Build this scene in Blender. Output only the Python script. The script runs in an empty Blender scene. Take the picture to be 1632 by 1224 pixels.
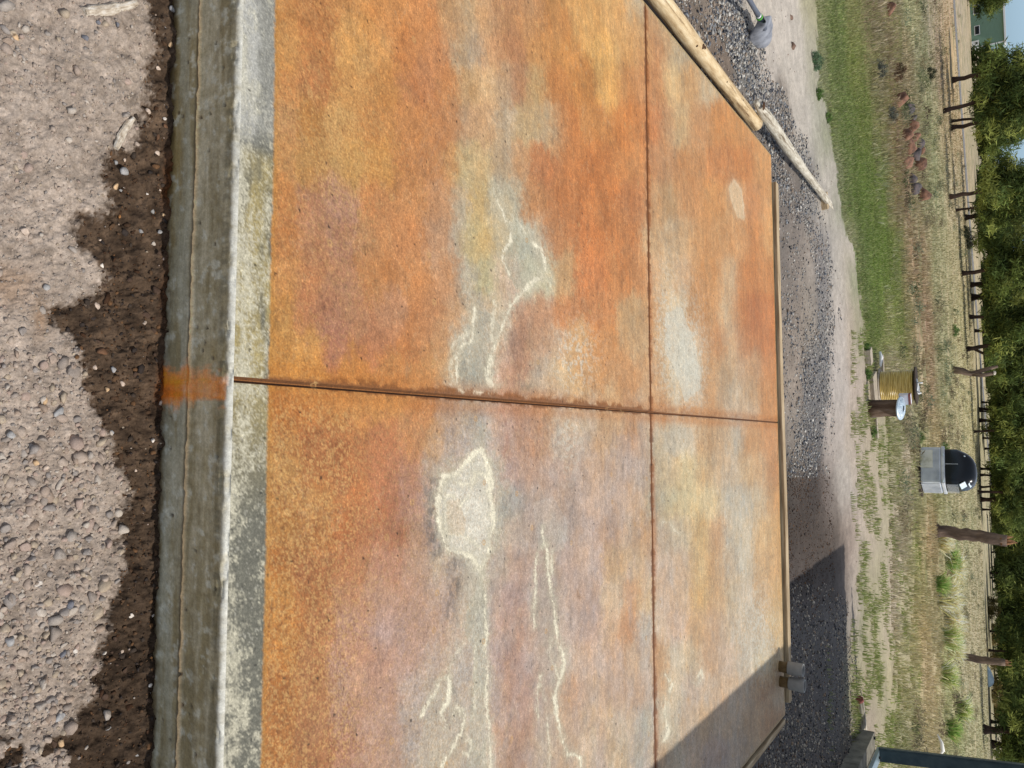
import bpy, bmesh, math, random
import numpy as np
from mathutils import Vector, Matrix

random.seed(7); RNG = np.random.default_rng(7)
SC = bpy.context.scene
COL = SC.collection
R = math.radians

# ------------------------------------------------------------------ camera
# the photograph is a phone picture held on its side: image right is up in the world
FPX, TH, PH, CAMH = 1225.0, math.atan(784/1225), 0.0474, 1.45     # focal length in photo px, pitch, roll, height over the slab
CF = np.array([0, math.cos(TH), -math.sin(TH)])
CU = np.array([0, math.sin(TH), math.cos(TH)])
CR = np.array([1.0, 0, 0])
CX = math.cos(PH)*CU + math.sin(PH)*CR
CY = -math.sin(PH)*CU + math.cos(PH)*CR        # photo downwards
cam_d = bpy.data.cameras.new('camera'); cam = bpy.data.objects.new('camera', cam_d); COL.objects.link(cam)
cam_d.sensor_fit = 'HORIZONTAL'; cam_d.sensor_width = 36; cam_d.lens = FPX/1632*36
cam_d.clip_start = 0.02; cam_d.clip_end = 3000
rot = Matrix((( CX[0], -CY[0], -CF[0]), (CX[1], -CY[1], -CF[1]), (CX[2], -CY[2], -CF[2])))
cam.matrix_world = Matrix.Translation((0, 0, CAMH)) @ rot.to_4x4()
SC.camera = cam

# ------------------------------------------------------------------ world, sun, exposure
SUN = Vector((0.60, 0.03, 1.0)).normalized()
w = bpy.data.worlds.new('World'); SC.world = w; w.use_nodes = True
nt = w.node_tree; nt.nodes.clear()
sky = nt.nodes.new('ShaderNodeTexSky'); sky.sky_type = 'NISHITA'; sky.sun_disc = False
sky.sun_elevation = math.asin(SUN.z); sky.sun_rotation = math.atan2(SUN.x, SUN.y)
sky.air_density = 1.0; sky.dust_density = 1.3; sky.ozone_density = 1.0; sky.altitude = 1300
bg = nt.nodes.new('ShaderNodeBackground'); bg.inputs['Strength'].default_value = 0.15
wo = nt.nodes.new('ShaderNodeOutputWorld')
hsv = nt.nodes.new('ShaderNodeHueSaturation'); hsv.inputs['Saturation'].default_value = 0.42   # the phone's white balance
nt.links.new(sky.outputs[0], hsv.inputs['Color']); tcw = nt.nodes.new('ShaderNodeTexCoord'); spw = nt.nodes.new('ShaderNodeSeparateXYZ'); rpw = nt.nodes.new('ShaderNodeValToRGB'); mxw = nt.nodes.new('ShaderNodeMixRGB'); mxw.blend_type = 'MULTIPLY'; mxw.inputs[0].default_value = 1
rpw.color_ramp.elements[0].position = .02; rpw.color_ramp.elements[0].color = (.36, .50, .66, 1); rpw.color_ramp.elements[1].position = .30; rpw.color_ramp.elements[1].color = (1, 1, 1, 1)   # thinner haze low in the sky
nt.links.new(tcw.outputs['Generated'], spw.inputs[0]); nt.links.new(spw.outputs['Z'], rpw.inputs[0]); nt.links.new(hsv.outputs[0], mxw.inputs[1]); nt.links.new(rpw.outputs[0], mxw.inputs[2]); nt.links.new(mxw.outputs[0], bg.inputs[0]); nt.links.new(bg.outputs[0], wo.inputs[0])
sd = bpy.data.lights.new('sun', 'SUN'); sd.energy = 3.0; sd.angle = R(0.53); sd.color = (1.0, 0.955, 0.89)
so = bpy.data.objects.new('sun', sd); COL.objects.link(so)
so.rotation_euler = SUN.to_track_quat('Z', 'Y').to_euler(); so.location = SUN*40
SC.view_settings.view_transform = 'Standard'; SC.view_settings.look = 'None'
SC.view_settings.exposure = 0.22; SC.view_settings.gamma = 1.0
SC.render.engine = 'CYCLES'; SC.cycles.max_bounces = 6; SC.cycles.transparent_max_bounces = 8
ALB = 1.30          # picture value of a sunlit horizontal surface of albedo 1

# ------------------------------------------------------------------ numpy helpers
def hsh(ix, iy, seed):
    n = (ix.astype(np.int64)*374761393 + iy.astype(np.int64)*668265263 + seed*144269504) & 0xffffffff
    n = ((n ^ (n >> 13))*1274126177) & 0xffffffff
    n = ((n ^ (n >> 16))*2246822519) & 0xffffffff
    return ((n ^ (n >> 15)) & 0xffffff)/float(0xffffff)
def vn(x, y, seed=0):
    x = np.asarray(x, float); y = np.asarray(y, float)
    x0 = np.floor(x); y0 = np.floor(y); fx = x-x0; fy = y-y0
    fx = fx*fx*fx*(fx*(fx*6-15)+10); fy = fy*fy*fy*(fy*(fy*6-15)+10)
    a = hsh(x0, y0, seed); b = hsh(x0+1, y0, seed); c = hsh(x0, y0+1, seed); d = hsh(x0+1, y0+1, seed)
    return (a*(1-fx)+b*fx)*(1-fy)+(c*(1-fx)+d*fx)*fy
def fbm(x, y, seed=0, o=4, g=0.5):
    s = 0; a = 1; t = 0
    for k in range(o):
        c, sn = math.cos(.7*k), math.sin(.7*k)
        s = s+a*vn((x*c-y*sn)*2**k, (x*sn+y*c)*2**k, seed+k*17); t += a; a *= g
    return s/t
def cell(x, y, seed=0):
    """distance to nearest random point, and that point's random id"""
    x0 = np.floor(x); y0 = np.floor(y); best = np.full(x.shape, 9.0); idv = np.zeros(x.shape)
    for i in (-1, 0, 1):
        for j in (-1, 0, 1):
            px = x0+i+hsh(x0+i, y0+j, seed); py = y0+j+hsh(x0+i, y0+j, seed+5)
            d = np.hypot(px-x, py-y); m = d < best
            best = np.where(m, d, best); idv = np.where(m, hsh(x0+i, y0+j, seed+9), idv)
    return best, idv
def sst(e0, e1, x):
    t = np.clip((x-e0)/(e1-e0), 0, 1); return t*t*(3-2*t)
def lin(c):
    c = np.asarray(c, float)/255.0
    return np.where(c <= 0.04045, c/12.92, ((c+0.055)/1.055)**2.4)
def alb(c, k=ALB):
    return lin(c)/k
def A(r, g, b, k=1.0):
    v = lin((r, g, b))*k; return (float(v[0]), float(v[1]), float(v[2]), 1)
def mix(a, b, t):
    return a*(1-t[..., None])+b*t[..., None]
def proj(P):
    """world points (N,3) -> photo px"""
    V = P-np.array([0, 0, CAMH]); z = V@CF
    zz = np.where(z > 0.05, z, 0.05)
    return 816+FPX*(V@CX)/zz, 612+FPX*(V@CY)/zz, z
def ray(x, y):
    return CF*FPX+CX*(x-816)+CY*(y-612)
def at(x, y, z=0.0):
    d = ray(x, y); return np.array([0, 0, CAMH])+d*((z-CAMH)/d[2])
def atY(x, y, Y):
    d = ray(x, y); return np.array([0, 0, CAMH])+d*(Y/d[1])

# slab frame: origin = where the long joint meets the front edge
SO = np.array([-0.041, 1.101]); SA = 0.0875
EX = np.array([math.cos(SA), -math.sin(SA)]); EY = np.array([math.sin(SA), math.cos(SA)])
SX0, SX1, SY1, JY = -2.078, 2.150, 4.885, 2.412
def loc(x, y):
    u = x-SO[0]; v = y-SO[1]; return u*EX[0]+v*EX[1], u*EY[0]+v*EY[1]
def wld(lx, ly):
    return SO[0]+lx*EX[0]+ly*EY[0], SO[1]+lx*EX[1]+ly*EY[1]

# ------------------------------------------------------------------ object helpers
def tag(o, label=None, cat=None, group=None, kind=None):
    if label: o['label'] = label
    if cat: o['category'] = cat
    if group: o['group'] = group
    if kind: o['kind'] = kind
    return o
def empty(name, p=(0, 0, 0), rz=0.0):
    o = bpy.data.objects.new(name, None); COL.objects.link(o); o.location = [float(v) for v in p]; o.rotation_euler = (0, 0, rz); o.empty_display_size = .1
    return o
def marr(name, V, Fq, mat, col=None, parent=None, smooth=False, vals=None):
    """mesh object from numpy verts and a faces array (n,3) or (n,4), or a list of such arrays"""
    me = bpy.data.meshes.new(name)
    V = np.asarray(V, np.float32)
    Fs = Fq if isinstance(Fq, list) and np.ndim(Fq[0]) == 2 else [Fq]
    Fs = [np.asarray(f, np.int32) for f in Fs if len(f)]
    li = np.concatenate([f.ravel() for f in Fs]); ln = np.concatenate([np.full(len(f), f.shape[1], np.int32) for f in Fs])
    st = np.concatenate([[0], np.cumsum(ln)[:-1]]).astype(np.int32)
    me.vertices.add(len(V)); me.vertices.foreach_set('co', V.ravel())
    me.loops.add(len(li)); me.loops.foreach_set('vertex_index', li)
    me.polygons.add(len(ln)); me.polygons.foreach_set('loop_start', st); me.polygons.foreach_set('loop_total', ln)
    if smooth: me.polygons.foreach_set('use_smooth', np.ones(len(ln), bool))
    if col is not None:
        at_ = me.color_attributes.new('Col', 'FLOAT_COLOR', 'POINT')
        c4 = np.ones((len(V), 4), np.float32); c4[:, :3] = col; at_.data.foreach_set('color', c4.ravel())
    if vals is not None:
        a2 = me.attributes.new('Val', 'FLOAT', 'POINT'); a2.data.foreach_set('value', np.asarray(vals, np.float32))
    me.update(calc_edges=True); me.validate()
    me.materials.append(mat)
    o = bpy.data.objects.new(name, me); COL.objects.link(o)
    if parent: o.parent = parent
    return o
class MB:
    """collects shapes into one bmesh"""
    def __init__(s): s.b = bmesh.new()
    def box(s, c, d, rot=None, bev=0.0):
        r = bmesh.ops.create_cube(s.b, size=1.0); vs = r['verts']
        for v in vs: v.co = Vector((v.co.x*d[0], v.co.y*d[1], v.co.z*d[2]))
        if bev:
            es = {e for v in vs for e in v.link_edges}
            rr = bmesh.ops.bevel(s.b, geom=list(es), offset=bev, segments=2, affect='EDGES', profile=.6)
            vs = list({v for f in rr['faces'] for v in f.verts}|{v for v in vs if v.is_valid})
        M = (rot.to_4x4() if rot else Matrix.Identity(4))
        for v in vs: v.co = M@v.co+Vector(c)
        return s
    def tube(s, pts, rad, seg=12, cap=True):
        pts = [Vector(p) for p in pts]
        if not hasattr(rad, '__len__'): rad = [rad]*len(pts)
        rings = []; n = None
        for i, p in enumerate(pts):
            t = (pts[min(i+1, len(pts)-1)]-pts[max(i-1, 0)]).normalized()
            if n is None:
                n = t.orthogonal().normalized()
            n = (n-t*n.dot(t)).normalized(); b = t.cross(n)
            rings.append([s.b.verts.new(p+(n*math.cos(a)+b*math.sin(a))*rad[i]) for a in [2*math.pi*k/seg for k in range(seg)]])
        for i in range(len(rings)-1):
            for k in range(seg):
                f = s.b.faces.new((rings[i][k], rings[i][(k+1) % seg], rings[i+1][(k+1) % seg], rings[i+1][k])); f.smooth = True
        if cap:
            s.b.faces.new(rings[0][::-1]); s.b.faces.new(rings[-1])
        return s
    def lathe(s, prof, c=(0, 0, 0), seg=32, M=None):
        M = M or Matrix.Identity(3); rings = []
        for r, z in prof:
            rings.append([s.b.verts.new(M@Vector((max(r, 1e-4)*math.cos(2*math.pi*k/seg), max(r, 1e-4)*math.sin(2*math.pi*k/seg), z))+Vector(c)) for k in range(seg)])
        for i in range(len(rings)-1):
            for k in range(seg):
                f = s.b.faces.new((rings[i][k], rings[i][(k+1) % seg], rings[i+1][(k+1) % seg], rings[i+1][k])); f.smooth = True
        return s
    def build(s, name, mat, parent=None, smooth=None):
        bmesh.ops.recalc_face_normals(s.b, faces=s.b.faces[:])
        me = bpy.data.meshes.new(name); s.b.to_mesh(me); s.b.free(); me.materials.append(mat)
        if smooth is not None:
            for p in me.polygons: p.use_smooth = smooth
        o = bpy.data.objects.new(name, me); COL.objects.link(o)
        if parent: o.parent = parent
        return o
def copy_tree(o, parent=None):
    c = o.copy(); COL.objects.link(c)
    if parent: c.parent = parent
    for ch in o.children: copy_tree(ch, c)
    return c

# ------------------------------------------------------------------ materials
def base_mat(name, rough=.9, spec=.3):
    m = bpy.data.materials.new(name); m.use_nodes = True; n = m.node_tree
    b = n.nodes['Principled BSDF']; b.inputs['Roughness'].default_value = rough; b.inputs['Specular IOR Level'].default_value = spec
    return m, n, b
def N(n, t, **k):
    x = n.nodes.new(t)
    for a, v in k.items():
        if hasattr(x, a): setattr(x, a, v)
        else: x.inputs[a].default_value = v
    return x
def noise_mat(name, cols, scale=8, rough=.85, spec=.3, bump=.3, bdist=.01, stretch=(1, 1, 1), detail=6, bscale=None, metal=0.0, coord='Object', pos=None, crack=None):
    m, n, b = base_mat(name, rough, spec); b.inputs['Metallic'].default_value = metal
    tc = N(n, 'ShaderNodeTexCoord'); mp = N(n, 'ShaderNodeMapping'); mp.inputs['Scale'].default_value = stretch
    n.links.new(tc.outputs[coord], mp.inputs[0])
    no = N(n, 'ShaderNodeTexNoise', Scale=scale, Detail=detail, Roughness=.62); n.links.new(mp.outputs[0], no.inputs['Vector'])
    cr = N(n, 'ShaderNodeValToRGB'); el = cr.color_ramp.elements
    k = len(cols); ps = pos or [.3+.4*i/(k-1) for i in range(k)]
    while len(el) < k: el.new(.5)
    for i in range(k): el[i].position = ps[i]; el[i].color = cols[i]
    n.links.new(no.outputs['Fac'], cr.inputs[0]); n.links.new(cr.outputs[0], b.inputs['Base Color'])
    if crack:
        mq = N(n, 'ShaderNodeMapping'); mq.inputs['Scale'].default_value = crack; n.links.new(tc.outputs[coord], mq.inputs[0])
        nq = N(n, 'ShaderNodeTexNoise', Scale=5.0, Detail=7, Roughness=.7); n.links.new(mq.outputs[0], nq.inputs['Vector'])
        rq = N(n, 'ShaderNodeValToRGB'); rq.color_ramp.elements[0].position = .36; rq.color_ramp.elements[0].color = (.30, .24, .18, 1); rq.color_ramp.elements[1].position = .47; rq.color_ramp.elements[1].color = (1, 1, 1, 1); n.links.new(nq.outputs['Fac'], rq.inputs[0])
        mm = N(n, 'ShaderNodeMixRGB', blend_type='MULTIPLY'); mm.inputs[0].default_value = .95; n.links.new(cr.outputs[0], mm.inputs[1]); n.links.new(rq.outputs[0], mm.inputs[2]); n.links.new(mm.outputs[0], b.inputs['Base Color'])
    if bump:
        n2 = N(n, 'ShaderNodeTexNoise', Scale=bscale or scale*3, Detail=5); n.links.new(mp.outputs[0], n2.inputs['Vector'])
        bp = N(n, 'ShaderNodeBump', Strength=bump, Distance=bdist); n.links.new(n2.outputs['Fac'], bp.inputs['Height']); n.links.new(bp.outputs[0], b.inputs['Normal'])
    return m
def attr_mat(name, rough=.9, spec=.25, nscale=(60, 300), namp=(.12, .18), bump=.25, bdist=.004, bscale=150, trans=0.0):
    """colour from the vertex attribute, roughened by two procedural noises"""
    m, n, b = base_mat(name, rough, spec)
    at_ = N(n, 'ShaderNodeAttribute', attribute_name='Col'); tc = N(n, 'ShaderNodeTexCoord')
    last = at_.outputs['Color']
    for s_, a_ in zip(nscale, namp):
        no = N(n, 'ShaderNodeTexNoise', Scale=s_, Detail=4, Roughness=.6); n.links.new(tc.outputs['Object'], no.inputs['Vector'])
        mr = N(n, 'ShaderNodeMapRange'); mr.inputs['From Min'].default_value = .25; mr.inputs['From Max'].default_value = .75
        mr.inputs['To Min'].default_value = 1-a_; mr.inputs['To Max'].default_value = 1+a_; n.links.new(no.outputs['Fac'], mr.inputs['Value'])
        mu = N(n, 'ShaderNodeVectorMath', operation='SCALE'); n.links.new(last, mu.inputs[0]); n.links.new(mr.outputs[0], mu.inputs['Scale']); last = mu.outputs[0]
    n.links.new(last, b.inputs['Base Color'])
    if bump:
        n2 = N(n, 'ShaderNodeTexNoise', Scale=bscale, Detail=5); n.links.new(tc.outputs['Object'], n2.inputs['Vector'])
        bp = N(n, 'ShaderNodeBump', Strength=bump, Distance=bdist); n.links.new(n2.outputs['Fac'], bp.inputs['Height']); n.links.new(bp.outputs[0], b.inputs['Normal'])
    if trans:
        tr = N(n, 'ShaderNodeBsdfTranslucent'); n.links.new(last, tr.inputs[0]); ms = N(n, 'ShaderNodeMixShader', Fac=trans)
        out = n.nodes['Material Output']; n.links.new(b.outputs[0], ms.inputs[1]); n.links.new(tr.outputs[0], ms.inputs[2]); n.links.new(ms.outputs[0], out.inputs[0])
    return m
def add_flecks(m, scale, lo, hi, pale, dark, stretch=(1, 1, 1)):
    """crisp pale and dark flecks over a material's base colour"""
    n = m.node_tree; b = n.nodes['Principled BSDF']; src = b.inputs['Base Color'].links[0].from_socket; tc = N(n, 'ShaderNodeTexCoord'); mp = N(n, 'ShaderNodeMapping'); mp.inputs['Scale'].default_value = stretch; n.links.new(tc.outputs['Object'], mp.inputs[0])
    for off, sc_, fac, th in ((0, scale, pale, hi), (7.3, scale*.8, dark, lo)):
        ad = N(n, 'ShaderNodeVectorMath', operation='ADD'); ad.inputs[1].default_value = (off, off, off); n.links.new(mp.outputs[0], ad.inputs[0])
        no = N(n, 'ShaderNodeTexNoise', Scale=sc_, Detail=6, Roughness=.75); n.links.new(ad.outputs[0], no.inputs['Vector'])
        mr = N(n, 'ShaderNodeMapRange'); mr.inputs['From Min'].default_value = th; mr.inputs['From Max'].default_value = th+(.05 if fac > 1 else -.05); mr.inputs['To Min'].default_value = 1; mr.inputs['To Max'].default_value = fac; n.links.new(no.outputs['Fac'], mr.inputs['Value'])
        mu = N(n, 'ShaderNodeVectorMath', operation='SCALE'); n.links.new(src, mu.inputs[0]); n.links.new(mr.outputs[0], mu.inputs['Scale']); src = mu.outputs[0]
    n.links.new(src, b.inputs['Base Color'])
def plain(name, c, rough=.5, spec=.4, metal=0.0):
    m, n, b = base_mat(name, rough, spec); b.inputs['Base Color'].default_value = c; b.inputs['Metallic'].default_value = metal
    tc = N(n, 'ShaderNodeTexCoord'); no = N(n, 'ShaderNodeTexNoise', Scale=9.0, Detail=5); n.links.new(tc.outputs['Object'], no.inputs['Vector'])
    mr = N(n, 'ShaderNodeMapRange'); mr.inputs['To Min'].default_value = rough*.75; mr.inputs['To Max'].default_value = min(1, rough*1.3); n.links.new(no.outputs['Fac'], mr.inputs['Value']); n.links.new(mr.outputs[0], b.inputs['Roughness'])
    hs = N(n, 'ShaderNodeMapRange'); hs.inputs['To Min'].default_value = .8; hs.inputs['To Max'].default_value = 1.15; n.links.new(no.outputs['Fac'], hs.inputs['Value'])
    mu = N(n, 'ShaderNodeVectorMath', operation='SCALE'); mu.inputs[0].default_value = c[:3]; n.links.new(hs.outputs[0], mu.inputs['Scale']); n.links.new(mu.outputs[0], b.inputs['Base Color'])
    return m

# smooth colour field from hand-picked points (photo px are only a parametrisation of the plane they were read on)
class Field:
    def __init__(s, pts, box, sig, step=4):
        P = np.array(pts, float); s.box = box; s.step = step
        gx = np.arange(box[0], box[2]+step, step); gy = np.arange(box[1], box[3]+step, step)
        X, Y = np.meshgrid(gx, gy, indexing='ij'); out = np.zeros(X.shape+(3,)); L = lin(P[:, 2:5])
        for i in range(X.shape[0]):
            q = ((X[i][:, None]-P[:, 0])/sig[0])**2+((Y[i][:, None]-P[:, 1])/sig[1])**2
            q = np.exp(-(q-q.min(1, keepdims=True))*.5); out[i] = (q@L)/q.sum(1, keepdims=True)
        s.g = out
    def __call__(s, x, y):
        fx = np.clip((x-s.box[0])/s.step, 0, s.g.shape[0]-1.001); fy = np.clip((y-s.box[1])/s.step, 0, s.g.shape[1]-1.001)
        i = fx.astype(int); j = fy.astype(int); a = (fx-i)[..., None]; b = (fy-j)[..., None]
        return (s.g[i, j]*(1-a)+s.g[i+1, j]*a)*(1-b)+(s.g[i, j+1]*(1-a)+s.g[i+1, j+1]*a)*b
def rows(txt):
    pts = []
    for ln in txt.strip().split('\n'):
        y, rest = ln.split(':')
        for t in rest.split():
            v = [float(q) for q in t.split(',')]; pts.append([v[0], float(y)]+v[1:])
    return pts
def dline(px, py, pts):
    """distance from points to a polyline and the parameter along it"""
    d = np.full(px.shape, 1e9)
    for (x0, y0), (x1, y1) in zip(pts[:-1], pts[1:]):
        vx, vy = x1-x0, y1-y0; L = vx*vx+vy*vy+1e-9
        t = np.clip(((px-x0)*vx+(py-y0)*vy)/L, 0, 1); d = np.minimum(d, np.hypot(px-x0-t*vx, py-y0-t*vy))
    return d
def inpoly(px, py, pts):
    r = np.zeros(px.shape, bool); n = len(pts)
    for i in range(n):
        (x0, y0), (x1, y1) = pts[i], pts[(i+1) % n]
        c = ((y0 > py) != (y1 > py)) & (px < (x1-x0)*(py-y0)/((y1-y0) if y1 != y0 else 1e-9)+x0); r ^= c
    return r

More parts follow.
